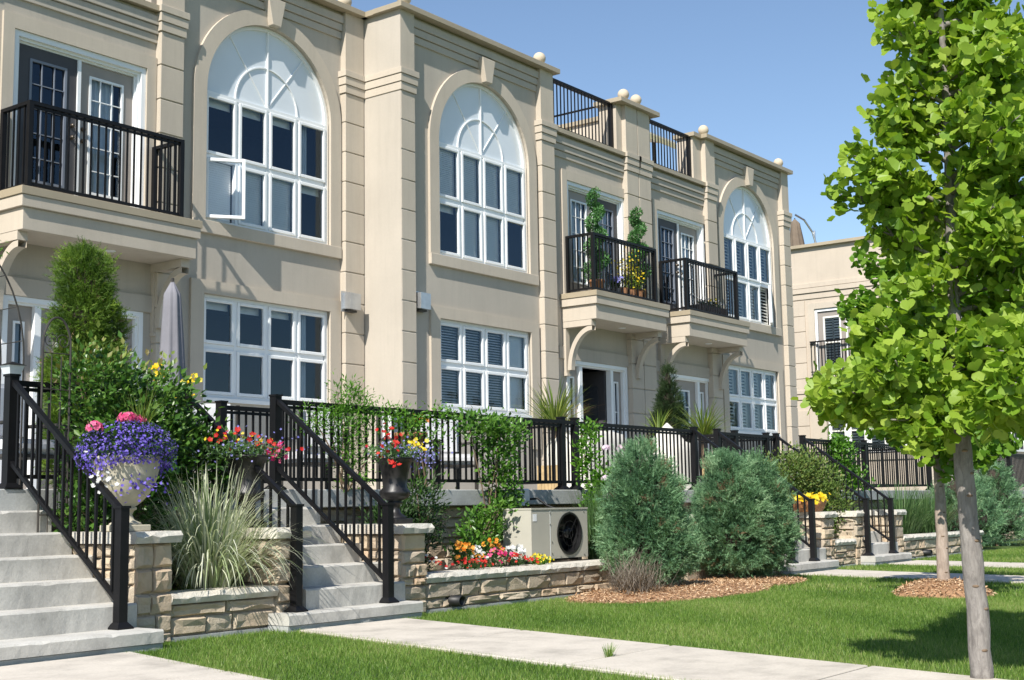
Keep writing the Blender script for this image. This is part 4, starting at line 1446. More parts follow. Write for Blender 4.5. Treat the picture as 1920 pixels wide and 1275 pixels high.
def wing_leaf(y0, y1, z0, z1, doorlike):
    mt = 'taupe' if doorlike else 'white'
    s_ = .16 if doorlike else .05
    x = XW+.05
    fr = MB()
    fr.box(x, x+.05, y0, y0+s_, z0, z1)
    fr.box(x, x+.05, y1-s_, y1, z0, z1)
    fr.box(x, x+.05, y0+s_, y1-s_, z1-s_, z1)
    fr.box(x, x+.05, y0+s_, y1-s_, z0, z0+s_)
    d = fr.build('balcony_door' if doorlike else 'window', mt, w)
    g = MB()
    a, b_, c, e = y0+s_, y1-s_, z0+s_, z1-s_
    for q0, q1, r0, r1 in ((a, a+.05, c, e), (b_-.05, b_, c, e), (a+.05, b_-.05, e-.05, e), (a+.05, b_-.05, c, c+.05), (a+.05, b_-.05, (c+e)/2-.02, (c+e)/2+.02)):
        g.box(x-.01, x+.03, q0, q1, r0, r1)
    zz = c+.1
    while zz < e-.08:
        g.box(x+.06, x+.11, a+.03, b_-.03, zz, zz+.05)
        zz += .085
    g.box(x+.06, x+.11, (a+b_)/2-.02, (a+b_)/2+.02, c, e)
    g.build('shutter', 'shutter', d)
    MB().add([(x+.035, a, c), (x+.035, b_, c), (x+.035, b_, e), (x+.035, a, e)], [(0, 3, 2, 1)]).build('pane', 'glass', d)
f = MB()
f.box(XW+.0, XW+.06, 15.252, 15.33, 4.95, 7.01)
f.box(XW+.0, XW+.06, 17.22, 17.298, 4.95, 7.01)
f.box(XW+.0, XW+.06, 15.33, 17.22, 6.93, 7.01)
f.box(XW+.03, XW+.11, 16.25, 16.30, 4.95, 6.93)
f.build('door_frame', 'white', w)
wing_leaf(15.34, 16.245, 4.96, 6.92, True)
wing_leaf(16.305, 17.21, 4.96, 6.92, True)
for i in range(4):
    a = 14.52+i*.63
    wing_leaf(a, a+.61, 2.47, 3.88, False)
g = MB()
g.box(XW-.14, XW-.08, 15.15, 17.45, 5.96, 6.0)
g.box(XW-.13, XW-.09, 15.15, 17.45, 5.02, 5.05)
for yy in (15.18, 17.42):
    g.box(XW-.14, XW-.0, yy-.025, yy+.025, 5.9, 5.94)
g = g.build('juliet_railing', 'black', w)
me = bal_mesh(.93)
for i in range(21):
    inst('baluster', me, g, (XW-.11, 15.18+.112*i, 5.04))
# upper storey set back on the wing
BX(44, 58, 13.9, 18.6, 8.0, 10.0).build('upper_storey', 'stucco_wing', w)
BX(43.8, 58, 13.7, 18.8, 10.0, 10.12).build('upper_storey_cap', 'cap', w)
# front of the wing row: a few openings seen through the leaves
for i, (xa, xb, za, zb) in enumerate(((40.5, 43.0, 2.6, 4.1), (40.5, 43.0, 5.2, 7.1), (45.5, 48.0, 2.6, 4.1), (45.5, 48.0, 5.2, 7.1))):
    f = MB()
    frame_ring(f, xa, xb, za, zb, .08, 13.52, 13.61)
    for k in range(1, 4):
        x = xa+(xb-xa)*k/4
        f.box(x-.035, x+.035, 13.53, 13.60, za+.08, zb-.08)
    f.box(xa+.08, xb-.08, 13.535, 13.598, (za+zb)/2-.03, (za+zb)/2+.03)
    o = f.build('window', 'white', w)
    BX(xa+.05, xb-.05, 13.575, 13.585, za+.05, zb-.05).build('pane', 'room', o)
# terrace of the wing
tw_ = thing('far_terrace', (40, 10, 0), 'far stone terrace with pale slab edge and railing at the right edge', 'patio')
BX(29.0, 52.0, 9.85, 13.55, ZS-.185, ZS).build('deck_slab', 'slab', tw_, bevel=.008)
BX(29.2, 52.0, 10.02, 13.5, 0, ZS-.187).build('wall_core', 'mortar', tw_)
stones_front(tw_, 29.2, 46.0, .05, ZS-.19, 10.01, 77, .9, .2)
patio_rail('farthest black railing on the terrace at the right edge', [((29.1, 9.95), (46.0, 9.95))], [(29.1, 9.95), (33.0, 9.95), (37.0, 9.95)])

# ------------------------------------------------------------------ trees
def split_leaves(P, D, N, S, rnd, tmpl, mat, parent, n_big=300, name='leaf', front=True):
    """the leaves that show largest become leaf objects of their own, the rest one mass"""
    cpos = np.array([0, 0, 1.0])
    dist = np.linalg.norm(P-cpos, axis=1)
    view = (P-cpos)/dist[:, None]
    nn = nrm(N)
    facing = np.abs((nn*view).sum(1))
    # in view and towards the camera side of the crown
    ctr = P.mean(0)
    out = ((P-ctr)*(-view)).sum(1)
    score = S/dist*facing+np.where(out > np.quantile(out, .75), 1, 0)
    fwv = np.array(fw)
    ang = np.abs((view*np.array(rt)).sum(1)/np.maximum((view*fwv).sum(1), .05))
    score -= np.where(ang < .385, 0, 5)
    idx = np.argsort(-score)[:n_big]
    keep = np.ones(len(P), bool)
    keep[idx] = False
    cloud('foliage', P[keep], D[keep], N[keep], S[keep], tmpl, mat, parent, rnd[keep], kind='stuff')
    mes = []
    for q in (.15, .35, .5, .65, .8, .95):
        me = bpy.data.meshes.new(name)
        me.from_pydata([tuple(v) for v in tmpl[0]], [], tmpl[1])
        at = me.attributes.new('rnd', 'FLOAT', 'POINT')
        at.data.foreach_set('value', np.full(len(tmpl[0]), q, np.float32))
        me.materials.append(M[mat])
        mes.append((q, me))
    for i in idx:
        d = nrm(D[i:i+1])[0]
        n_ = N[i]-(N[i]*d).sum()*d
        n_ = n_/max(np.linalg.norm(n_), 1e-9)
        x = np.cross(d, n_)
        m4 = Matrix(((x[0], d[0], n_[0], 0), (x[1], d[1], n_[1], 0), (x[2], d[2], n_[2], 0), (0, 0, 0, 1)))
        me = min(mes, key=lambda t_: abs(t_[0]-rnd[i]))[1]
        o = inst(name, me, parent, P[i], None, (S[i],)*3)
        o.rotation_euler = m4.to_euler()

def branch_pts(p, az, elev, L, n=7, sag=.0, wig=.05):
    pts = [Vector(p)]
    d = Vector((math.cos(az)*math.cos(elev), math.sin(az)*math.cos(elev), math.sin(elev)))
    for i in range(n):
        d = (d+Vector((random.uniform(-wig, wig), random.uniform(-wig, wig), random.uniform(-wig, wig)+sag/n))).normalized()
        pts.append(pts[-1]+d*(L/n))
    return pts

def ginkgo(loc, label, trunk_pts, trunk_r, branches, leaf, per, mat, barkm, group, n_big=300, spread=.05, prof=None):
    t = thing('ginkgo_tree', loc, label, 'tree', group)
    tp = [Vector(loc)+Vector(p) for p in trunk_pts]
    # roughen the trunk outline a little
    fine, rad = [], []
    for i in range(len(tp)-1):
        for k in range(4):
            f_ = k/4
            fine.append(tp[i].lerp(tp[i+1], f_)+Vector((random.uniform(-.004, .004), random.uniform(-.004, .004), 0)))
            rad.append((trunk_r[i]*(1-f_)+trunk_r[i+1]*f_)*random.uniform(.95, 1.06))
    fine.append(tp[-1]); rad.append(trunk_r[-1])
    tr = MB().tube(fine, rad, 14).build('trunk', barkm, t, True)
    for kz, ka in ((.18, -2.3), (.42, -1.9), (.55, -2.7), (.78, -2.1), (.98, -2.5), (1.16, -1.8), (1.3, -2.6)):
        j = min(range(len(fine)), key=lambda q: abs(fine[q].z-loc[2]-kz))
        kn = MB().lathe([(.001, -.011), (.010, -.008), (.013, 0), (.010, .008), (.001, .011)], 0, 0, 10)
        ca, sa = math.cos(ka), math.sin(ka)
        kn.v = [(fine[j].x+ca*(rad[j]*.93)+vx*.6*ca-vy*1.5*sa, fine[j].y+sa*(rad[j]*.93)+vx*.6*sa+vy*1.5*ca, fine[j].z+vz*.8) for vx, vy, vz in kn.v]
        kn.build('knot', 'twig', t, True)
    limbs = MB()
    LP, LD = [], []
    def along(pts, r0, dens):
        if prof:
            # the crown is layered: shoots end where the layer ends
            keep_ = [pts[0]]
            for p in pts[1:]:
                i_ = min(range(len(tp)), key=lambda q: abs(tp[q].z-p.z))
                dx, dy = p.x-tp[i_].x, p.y-tp[i_].y
                lim = np.interp(p.z-loc[2], [q[0] for q in prof], [q[1] for q in prof])
                lim *= 1.0+.34*noise.noise(Vector((math.cos(math.atan2(dy, dx))*1.6, math.sin(math.atan2(dy, dx))*1.6, p.z*2.2)))
                if math.hypot(dx, dy) > lim-.05:
                    break
                keep_.append(p)
            pts = keep_
            if len(pts) < 2:
                return
        n = len(pts)
        limbs.tube(pts, [max(.0035, r0*(1-.8*i/(n-1))) for i in range(n)], 5)
        L = sum((pts[i+1]-pts[i]).length for i in range(n-1))
        k = max(3, int(L*dens))
        for j in range(k):
            f_ = (j+random.random())/k
            f_ = .08+.92*f_
            x = f_*(n-1)
            i = min(int(x), n-2)
            LP.append(pts[i].lerp(pts[i+1], x-i))
            LD.append((pts[i+1]-pts[i]).normalized())
    for (h, az, elev, L, sub) in branches:
        zs_ = [p.z-loc[2] for p in tp]
        i = max(0, min(len(tp)-2, sum(1 for z in zs_ if z <= h)-1))
        f_ = (h-zs_[i])/max(1e-6, zs_[i+1]-zs_[i])
        p0 = tp[i].lerp(tp[i+1], max(0, min(1, f_)))
        pts = branch_pts(p0, az, elev, L, 8, .12, .09)
        along(pts, .012+.012*L, 26)
        for s_ in range(sub):
            k = random.randint(2, 7)
            q = branch_pts(pts[k], az+random.uniform(-1.2, 1.2), elev+random.uniform(-.5, .7), L*random.uniform(.25, .5), 5, .05, .12)
            along(q, .008, 30)
    limbs.build('limbs', barkm, t, True)
    C = np.array([tuple(p) for p in LP])
    n0 = len(C)
    P0 = np.repeat(C, per, 0)
    n = len(P0)
    tc = np.array([loc[0]+trunk_pts[-1][0]*.5, loc[1]+trunk_pts[-1][1]*.5, 0])
    outw = nrm((P0-tc)*np.array([1, 1, 0])+1e-6)
    D = nrm(rdir(n)*.9+outw*.55+np.array([0, 0, .12]))
    S = RNG.uniform(.75, 1.2, n)*leaf
    P = P0+D*(S*.35)[:, None]+RNG.normal(size=(n, 3))*spread
    N = nrm(rdir(n)*1.1+np.array([-.3, -.3, .8]))
    rnd = .25*np.repeat(RNG.random(n0), per)+.55*RNG.random(n)+.12
    split_leaves(P, D, N, S, rnd, T_FAN, mat, t, n_big)
    return t

IMR = math.atan2(-.797, .605)       # heading of picture-right in plan
random.seed(21)
br = []
# (height, heading, elevation, length, side shoots)
for h, off, el, L, sb in ((1.50, math.pi, .10, .95, 6), (1.62, math.pi+.5, .08, .85, 6), (1.55, math.pi-.5, .03, .85, 6), (1.85, math.pi+.15, .10, .62, 4), (1.80, math.pi-.35, .22, .62, 4),
                          (2.15, math.pi+.35, .2, .40, 3), (2.35, math.pi, .4, .50, 4), (2.60, math.pi-.3, .18, .66, 5), (2.68, math.pi+.3, .25, .66, 5), (2.95, math.pi, .40, .46, 4),
                          (3.10, math.pi-.5, .42, .48, 4), (3.30, math.pi+.1, .40, .40, 3), (3.50, math.pi+.5, .5, .38, 3), (3.72, math.pi-.1, .40, .34, 3), (3.95, math.pi+.2, .5, .32, 3), (4.2, math.pi-.3, .6, .3, 3)):
    br.append((h, IMR+off, el, L, sb))
for i in range(38):
    h = 1.40+i*.085
    br.append((h, IMR+random.uniform(-1.75, 1.75), random.uniform(0, .5), (.95-.16*(h-1.4))*random.uniform(.7, 1.05), 5))
for i in range(12):
    br.append((1.45+random.random()*.5, random.uniform(0, 6.28), random.uniform(-.25, .1), random.uniform(.5, .75), 5))
ginkgo((7.55, 2.50, 0), 'large ginkgo tree with grey trunk in the right foreground', [(0, 0, -.05), (-.008, .0, .4), (-.03, .01, .9), (-.05, .02, 1.4), (-.04, .02, 2.2), (-.02, 0, 3.2), (.02, .02, 4.7)],
       [.064, .060, .053, .047, .036, .024, .006], br, .067, 6, 'ginkgo', 'bark', 'ginkgo trees on the lawn',
       prof=[(1.2, .48), (1.40, .72), (1.52, .90), (1.68, 1.02), (1.80, .80), (1.95, .56), (2.2, .48), (2.41, .55), (2.66, .64), (2.98, .82), (3.16, .42), (3.34, .52), (3.6, .50), (3.84, .44), (4.3, .4), (4.8, .25)])
random.seed(5)
br = []
for i in range(34):
    h = 1.15+i*.085
    br.append((h, random.uniform(0, 6.28), random.uniform(.0, .5), (1.25-.2*(h-1.2))*random.uniform(.6, 1.05), 4))
ginkgo((14.02, 4.98, .1), 'smaller ginkgo tree with pale trunk in a mulch ring', [(0, 0, -.1), (.01, 0, .4), (.03, 0, .9), (.05, .02, 1.5), (.06, .02, 2.5), (.05, .02, 4.2)],
       [.072, .064, .056, .045, .03, .01], br, .085, 5, 'ginkgo2', 'bark2', 'ginkgo trees on the lawn', 150)

# ------------------------------------------------------------------ conifers
def conifer(name, loc, label, blobs, n, size, mat, group=None, upb=.55, brown=0, clump=9, trunk_h=.6, cat='shrub', part='foliage', gaps=.0, taper=None):
    t = thing(name, loc, label, cat, group)
    bl = [(loc[0]+b[0], loc[1]+b[1], loc[2]+b[2], *b[3:]) for b in blobs]
    MB().tube([(loc[0], loc[1], loc[2]-.05), (loc[0]+.02, loc[1], loc[2]+trunk_h*.5), (loc[0], loc[1], loc[2]+trunk_h)], [.05, .04, .02], 8).build('stem', 'twig', t)
    nc = n//clump
    C, d, idx = blob_points(bl, nc, .80)
    cr = RNG.random(nc)
    # lumpy surface
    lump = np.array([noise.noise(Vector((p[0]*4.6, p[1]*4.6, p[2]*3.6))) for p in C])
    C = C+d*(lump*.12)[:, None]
    keep = C[:, 2] > loc[2]+.02
    C, d, cr, lump = C[keep], d[keep], cr[keep], lump[keep]
    nc = len(C)
    P = np.repeat(C, clump, 0)+RNG.normal(size=(nc*clump, 3))*size*.36
    dd = np.repeat(d, clump, 0)
    D = nrm(dd*.75+np.array([0, 0, 1.0])*upb+RNG.normal(size=P.shape)*.42)
    N = nrm(dd+RNG.normal(size=P.shape)*.6)
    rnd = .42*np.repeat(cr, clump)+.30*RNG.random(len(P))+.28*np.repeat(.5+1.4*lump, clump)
    S = RNG.uniform(.6, 1.25, len(P))*size
    if brown:
        bk = np.repeat(RNG.random(nc) < brown, clump)
        cloud('dry_sprays', P[bk], D[bk], N[bk], S[bk], T_SPRAY, 'juniper_brown', t, rnd[bk], kind='stuff')
        P, D, N, S, rnd = P[~bk], D[~bk], N[~bk], S[~bk], rnd[~bk]
    cloud(part, P, D, N, S, T_SPRAY, mat, t, rnd, kind='stuff')
    # added dark solid core keeps the light from passing straight through
    mb = MB()
    for b_ in bl:
        prof = [(.62*b_[3]*math.sin(R(a)), b_[2]-.62*b_[5]*math.cos(R(a))) for a in range(8, 180, 20)]
        mb.lathe([(r_, max(z_, loc[2]+.03+.0005*i)) for i, (r_, z_) in enumerate(prof)], b_[0], b_[1], 12)
    mb.build('light_block_core', 'soil', t)
    return t
J = 'clipped blue-green junipers'
conifer('juniper', (12.92, 7.95, .08), 'clipped blue-green juniper nearest the heat pump, dry brown at its foot',
        [(-.0, 0, .52, .50, .48, .46), (-.04, 0, .90, .43, .42, .46), (-.07, .0, 1.22, .29, .29, .36), (.24, -.1, .46, .32, .32, .34)], 21000, .10, 'juniper', J, .42, .03, 15)
conifer('juniper', (15.18, 8.1, .06), 'clipped blue-green juniper in the middle of the three',
        [(0, 0, .52, .47, .45, .47), (-.02, 0, .92, .41, .40, .46), (-.02, 0, 1.22, .27, .27, .34)], 17000, .10, 'juniper', J, .42, .04, 15)
conifer('juniper', (15.68, 7.98, .06), 'clipped blue-green juniper on the right, casting shade on the lawn',
        [(0, 0, .52, .46, .44, .47), (.0, 0, .92, .38, .38, .45), (-.02, 0, 1.22, .24, .25, .32)], 16500, .10, 'juniper', J, .42, .02, 15)
conifer('juniper', (29.6, 9.3, .0), 'pointed grey-green juniper far off at the right behind the ginkgo trunk',
        [(0, 0, .55, .8, .75, .5), (0, 0, 1.0, .55, .5, .5), (0, 0, 1.45, .3, .3, .35)], 3600, .17, 'juniper', None)
conifer('juniper', (27.2, 9.2, .0), 'far juniper filling the gap between the two ginkgo trunks',
        [(0, 0, .6, .8, .7, .6), (0, 0, 1.15, .5, .5, .5)], 2600, .17, 'juniper', None)
conifer('arborvitae', (7.98, 11.5, ZS), 'bright green columnar arborvitae under the leftmost balcony',
        [(0, 0, .55, .36, .36, .55), (0, 0, 1.15, .34, .34, .55), (-.02, 0, 1.75, .29, .29, .50), (-.03, 0, 2.10, .24, .24, .42), (.24, .0, 1.50, .14, .14, .42)], 26000, .085, 'thuja', None, .35, .02)
conifer('arborvitae', (21.05, 12.4, ZS), 'dark pointed arborvitae standing before the right-hand house door',
        [(0, 0, .55, .36, .36, .55), (0, 0, 1.05, .31, .31, .6), (-.0, 0, 1.55, .21, .21, .5), (0, 0, 2.0, .10, .10, .34)], 14000, .09, 'thujadark', None, .6)
# dry twigs at the foot of the nearest juniper
t = thing('dry_twigs', (12.15, 7.75, .05), 'tangle of dead grey-brown twigs at the foot of the first juniper', 'twigs')
n = 900
a = RNG.uniform(0, 2*np.pi, n)
e = RNG.uniform(.15, 1.3, n)
D = np.stack([np.cos(a)*np.cos(e), np.sin(a)*np.cos(e), np.sin(e)], 1)
P = np.array([12.25, 7.72, .08])+RNG.normal(size=(n, 3))*np.array([.13, .10, .06])
blades('dry_stems', P, D, RNG.uniform(.2, .5, n), RNG.uniform(.004, .007, n), RNG.uniform(-.4, 1.0, n), 'deadgrass', t, 4, kind='stuff')

# ------------------------------------------------------------------ leafy plants
def bush(name, loc, label, cat, blobs, nclump, per, spread, leaf, mat, group=None, tmpl=T_OVAL, stems=5, tips=None, core=True, upl=.35, n_big=0, drop=0):
    t = thing(name, loc, label, cat, group)
    bl = [(loc[0]+b[0], loc[1]+b[1], loc[2]+b[2], *b[3:]) for b in blobs]
    mb = MB()
    for i in range(stems):
        b_ = random.choice(bl)
        e_ = Vector((b_[0]+random.uniform(-.6, .6)*b_[3], b_[1]+random.uniform(-.6, .6)*b_[4], b_[2]+random.uniform(-.2, .8)*b_[5]))
        s_ = Vector((loc[0]+random.uniform(-.05, .05), loc[1]+random.uniform(-.05, .05), loc[2]))
        m_ = s_.lerp(e_, .5)+Vector((random.uniform(-.08, .08), random.uniform(-.08, .08), .05))
        mb.tube([s_, m_, e_], [.012, .009, .004], 5)
    if stems:
        mb.build('stems', 'twig', t)
    P, D, cr = clumped(bl, nclump, per, spread)
    k = P[:, 2] > loc[2]+.01-drop
    P, D, cr = P[k], D[k], cr[k]
    n = len(P)
    D = nrm(D+np.array([0, 0, upl])+rdir(n)*.3)
    N = nrm(rdir(n)*.75+np.array([-.25, -.35, .85]))
    S = RNG.uniform(.65, 1.25, n)*leaf
    hgt = np.clip((P[:, 2]-P[:, 2].min())/max(.01, np.ptp(P[:, 2])), 0, 1)
    rnd = .3*cr+.6*RNG.random(n)+.1*hgt
    cloud('foliage', P, D, N, S, tmpl, mat, t, rnd, kind='stuff')
    if tips:
        m_ = int(nclump*.05)
        i = np.argsort(-(P[:, 2]+RNG.random(n)*.4))[:m_*3]
        cloud('young_shoots', P[i]+np.array([0, 0, .05])+RNG.normal(size=(len(i), 3))*.04, D[i]+np.array([0, 0, .8]), N[i], S[i]*.9, tmpl, tips, t, kind='stuff')
    return t

def flowers(parent, P, size, mat, face=(-.5, -.6, .6), tmpl=T_FLOWER, name='flower', jit=.45):
    P = np.asarray(P, float)
    n = len(P)
    N = nrm(np.array(face)+RNG.normal(size=(n, 3))*jit)
    D = np.cross(N, rdir(n))
    return cloud(name, P, D, N, RNG.uniform(.7, 1.25, n)*size, tmpl, mat, parent, kind='stuff')

def ball_pts(c, r, n, shell=.75):
    d = rdir(n)
    return np.array(c)+d*np.array(r)*(shell+(1-shell)*RNG.random((n, 1)))

def umbel(parent, c, r, mat, n=60, size=.03, name='flower_head'):
    d = rdir(n)
    d[:, 2] = np.abs(d[:, 2])*1.0-.25
    P = np.array(c)+d*r
    return cloud(name, P, np.cross(d, rdir(n)), d, RNG.uniform(.8, 1.2, n)*size, T_FLOWER, mat, parent)

random.seed(11)
# rose bush at the left
tb = bush('rose_bush', (7.15, 9.50, .35), 'big dark green rose bush between the leftmost steps and the second steps', 'shrub',
          [(-.05, .02, 1.25, .62, .35, .42), (.55, .12, 1.15, .55, .35, .36), (-.35, .10, 1.72, .36, .3, .32), (.2, .1, 1.62, .42, .3, .30), (.95, .2, 1.1, .30, .3, .26), (-.2, 0, .75, .5, .3, .5), (-.55, -.05, .55, .25, .2, .3)],
          1050, 9, .065, .070, 'rose', None, T_OVAL, 14, 'rosetip')
# yellow lilies behind it
t = thing('yellow_lilies', (8.12, 10.35, ZS), 'yellow lilies in bloom above the rose bush, by the lavender umbrella', 'flowers')
blades('stems', np.array([8.12, 10.35, ZS+.1])+RNG.normal(size=(60, 3))*np.array([.16, .1, .0]), RNG.normal(size=(60, 3))*.15+np.array([0, 0, 1]), RNG.uniform(.6, 1.0, 60), np.full(60, .012), RNG.uniform(.1, .5, 60), 'rose', t, 4, kind='stuff')
for i in range(16):
    c = (8.10+random.uniform(-.24, .28), 10.3+random.uniform(-.1, .1), ZS+.98+random.uniform(-.12, .20))
    flowers(t, np.array([c])+RNG.normal(size=(4, 3))*.022, .062, 'yellow', name='lily')
# climbing plants on the patio rail
bush('climbing_vine', (10.05, 9.86, ZS-.02), 'bright green climbing vine on the rail above the second steps', 'vine',
     [(-.05, 0, .62, .30, .14, .34), (.12, 0, .86, .34, .14, .16), (.1, 0, .30, .22, .14, .34), (-.45, .02, .74, .25, .10, .12), (.55, .0, .78, .35, .10, .13), (-.0, -.02, 1.02, .15, .1, .14), (.95, 0, .78, .25, .08, .10)],
     400, 9, .06, .060, 'vine', 'climbers on the patio rail', T_LANCE, 6)
bush('climbing_vine', (11.3, 9.86, ZS), 'thin vine strands along the top rail above the shrub and black urn', 'vine',
     [(-.2, 0, .80, .35, .08, .10), (.3, 0, .84, .35, .08, .08), (.0, 0, .60, .5, .08, .12)], 70, 8, .045, .05, 'vine', 'climbers on the patio rail', T_OVAL, 3)
bush('climbing_vine', (12.35, 9.70, .45), 'thick leafy climber tumbling from the rail down past the deck edge', 'vine',
     [(-.05, 0, 1.45, .38, .16, .20), (.30, .0, 1.40, .35, .14, .22), (.08, -.02, 1.10, .26, .15, .35), (.16, -.05, .75, .26, .15, .3), (.22, -.06, .45, .26, .15, .3), (-.1, -.04, .25, .20, .12, .2), (-.35, 0, 1.5, .25, .1, .14)],
     300, 9, .06, .072, 'climber', 'climbers on the patio rail', T_OVAL, 8)
tb = bush('climbing_rose', (14.2, 9.35, .4), 'climbing rose with pale pink blooms by the rail corner post', 'rose',
          [(.05, 0, .75, .34, .22, .30), (-.05, .22, 1.25, .12, .12, .4), (.25, -.05, .5, .3, .22, .3), (.05, .25, 1.55, .10, .1, .15), (.42, .0, .85, .2, .2, .2), (-.12, -.05, .5, .22, .2, .3)], 430, 9, .05, .065, 'vine', None, T_OVAL, 7)
for i in range(13):
    c = (14.2+random.uniform(-.38, .45), 9.08+random.uniform(-.08, .1), .4+random.choice([random.uniform(.35, 1.1), random.uniform(.5, 1.35)]))
    umbel(tb, c, .042, 'palepink', 26, .05, 'rose_bloom')
bush('shrub', (10.45, 9.35, .30), 'dark green shrub in the planter behind the black urn', 'shrub',
     [(-.05, 0, .38, .38, .3, .36), (.22, 0, .62, .30, .25, .26), (-.25, .0, .55, .25, .25, .25), (.1, -.05, .85, .2, .2, .16)], 330, 9, .06, .075, 'shrubdark', None, T_LANCE, 8, 'vine')
bush('leafy_sprig', (11.55, 9.35, .32), 'leafy climber base with bare brown stems left of the heat pump', 'shrub',
     [(.1, 0, .40, .26, .18, .22), (.3, -.08, .62, .16, .14, .14), (-.1, 0, .2, .2, .18, .15)], 110, 9, .05, .07, 'climber', None, T_OVAL, 12)
bush('olive_shrub', (19.75, 9.2, .36), 'rounded olive-green shrub between the two far flights of steps', 'shrub',
     [(.05, 0, .55, .60, .45, .50), (-.30, .1, 1.05, .60, .42, .42), (.30, .05, 1.0, .60, .42, .40), (.40, -.25, .55, .50, .38, .48), (-.1, -.15, .28, .50, .35, .30)], 1250, 9, .07, .062, 'shrubolive', None, T_OVAL, 12)
bush('climbing_vine', (22.85, 9.88, ZS), 'bright green climber on the far rail just beyond the last steps', 'vine',
     [(0, 0, .55, .38, .16, .40), (.2, 0, .2, .3, .15, .3), (-.1, 0, .85, .3, .15, .16), (.5, -.05, .0, .3, .15, .35)], 240, 9, .07, .08, 'vine', 'climbers on the patio rail', T_OVAL, 5)
bush('low_shrub', (31.5, 8.9, 0), 'low dark shrub at the foot of the far terrace', 'shrub', [(0, 0, .3, .6, .4, .35), (1.0, .1, .3, .6, .4, .3)], 160, 9, .08, .09, 'shrubdark', None, T_OVAL, 4)

# grasses
def grass_clump(name, loc, label, n, L, W, spread, mat, droop=(.6, 1.5), lean=.5, group=None, rnd=None):
    t = thing(name, loc, label, 'grass', group)
    a = RNG.uniform(0, 2*np.pi, n)
    k = RNG.random(n)*lean
    D = np.stack([np.cos(a)*k, np.sin(a)*k, np.ones(n)], 1)
    P = np.array(loc)+np.stack([np.cos(a)*spread*RNG.random(n), np.sin(a)*spread*RNG.random(n), np.zeros(n)], 1)
    blades('blades', P, D, RNG.uniform(.65, 1.1, n)*L, RNG.uniform(.7, 1.2, n)*W, RNG.uniform(*droop, n), mat, t, 8, rnd, kind='stuff')
    return t
g = grass_clump('variegated_grass', (7.50, 8.98, .31), 'large clump of cream-striped variegated grass in the low planter', 1050, 1.08, .017, .24, 'variegated', (.9, 3.6), .85)
grass_clump('ornamental_grass', (13.80, 9.15, .31), 'green ornamental grass squeezed between heat pump and juniper', 420, .95, .010, .22, 'ornamental', (.3, 1.0), .35)
grass_clump('ornamental_grass', (23.6, 9.1, .34), 'green fountain grass behind the far low wall, left clump', 520, 1.0, .016, .3, 'ornamental', (.8, 1.9), .9)
grass_clump('ornamental_grass', (24.9, 9.1, .34), 'green fountain grass behind the far low wall, right clump', 520, 1.0, .016, .3, 'ornamental', (.8, 1.9), .9)
bush('ground_cover', (7.15, 8.93, .31), 'small bright green mossy ground cover on the low planter cap', 'ground cover', [(-.12, -.04, .03, .20, .10, .06), (.1, -.05, .02, .12, .06, .05)], 60, 9, .02, .03, 'sedum', None, T_LANCE, 0)

grass_clump('grass_tuft', (7.42, 4.88, .01), 'small tuft of grass growing in a joint of the front walk', 46, .11, .006, .035, 'lawn', (.2, 1.2), .7)

# ------------------------------------------------------------------ urns
def urn(loc, label, flower_label, mat, prof, n=28, fl=0, nf=0, base=.17):
    t = thing('garden_urn', loc, label, 'urn', 'garden urns')
    x, y, z = loc
    BX(x-base, x+base, y-base, y+base, z, z+.05).build('plinth', mat, t, bevel=.006)
    MB().lathe([(r_, z+.05+h_) for r_, h_ in prof], x, y, n, fl, nf).build('bowl', mat, t, True)
    MB().lathe([(prof[-1][0]*.88, z+.05+prof[-1][1]-.03), (.01, z+.05+prof[-1][1]-.02)], x, y, n).build('potting_soil', 'soil', t)
    return t
u1 = (6.50, 8.78, .862)
urn(u1, 'tall pale stone urn on the pier by the leftmost steps', '', 'stoneurn',
    [(.13, 0), (.12, .015), (.07, .04), (.05, .08), (.065, .11), (.085, .12), (.085, .135), (.07, .14), (.12, .175), (.18, .24), (.225, .33), (.25, .43), (.255, .50), (.275, .52), (.275, .535), (.25, .535)], 32, .012, 16, .14)
t = thing('purple_flowers', (u1[0], u1[1], u1[2]+.5), 'mass of purple lobelia with pink geraniums spilling from the pale urn', 'flowers')
def dome(n, rx, rz, cz, low=-.35, cx=0, cy=0):
    d = rdir(n)
    d[:, 2] = np.where(d[:, 2] < low, -d[:, 2], d[:, 2])
    return np.array([u1[0]+cx, u1[1]+cy, cz])+d*np.array([rx, rx*.92, rz])*(.80+.24*RNG.random((n, 1))), d
P, d = dome(2600, .385, .22, 1.50, -.45)
cloud('leaves', P*1.0-d*.02, d+rdir(2600)*.5, rdir(2600), RNG.uniform(.03, .06, 2600), T_LANCE, 'shrubdark', t, kind='stuff')
P, d = dome(3100, .395, .23, 1.50, -.55)
P[:, 2] -= np.clip(np.abs(d[:, 0])-.6, 0, 1)*.35*RNG.random(3100)
cloud('lobelia_blossoms', P, np.cross(d, rdir(3100)), d+rdir(3100)*.8+np.array([0, -.2, .2]), RNG.uniform(.013, .023, 3100), T_LOBELIA, 'purple', t, kind='stuff')
P = np.array([u1[0]-.02, u1[1]-.25, 1.22])+RNG.normal(size=(70, 3))*np.array([.12, .03, .06])
cloud('trailing_blossoms', P, rdir(70), rdir(70)+np.array([-.3, -1, .3]), .026, T_LOBELIA, 'purple', t, kind='stuff')
flowers(t, np.array([u1[0]-.36, u1[1]-.16, 1.30])+RNG.normal(size=(22, 3))*np.array([.06, .06, .08]), .035, 'whitep', name='white_blossoms')
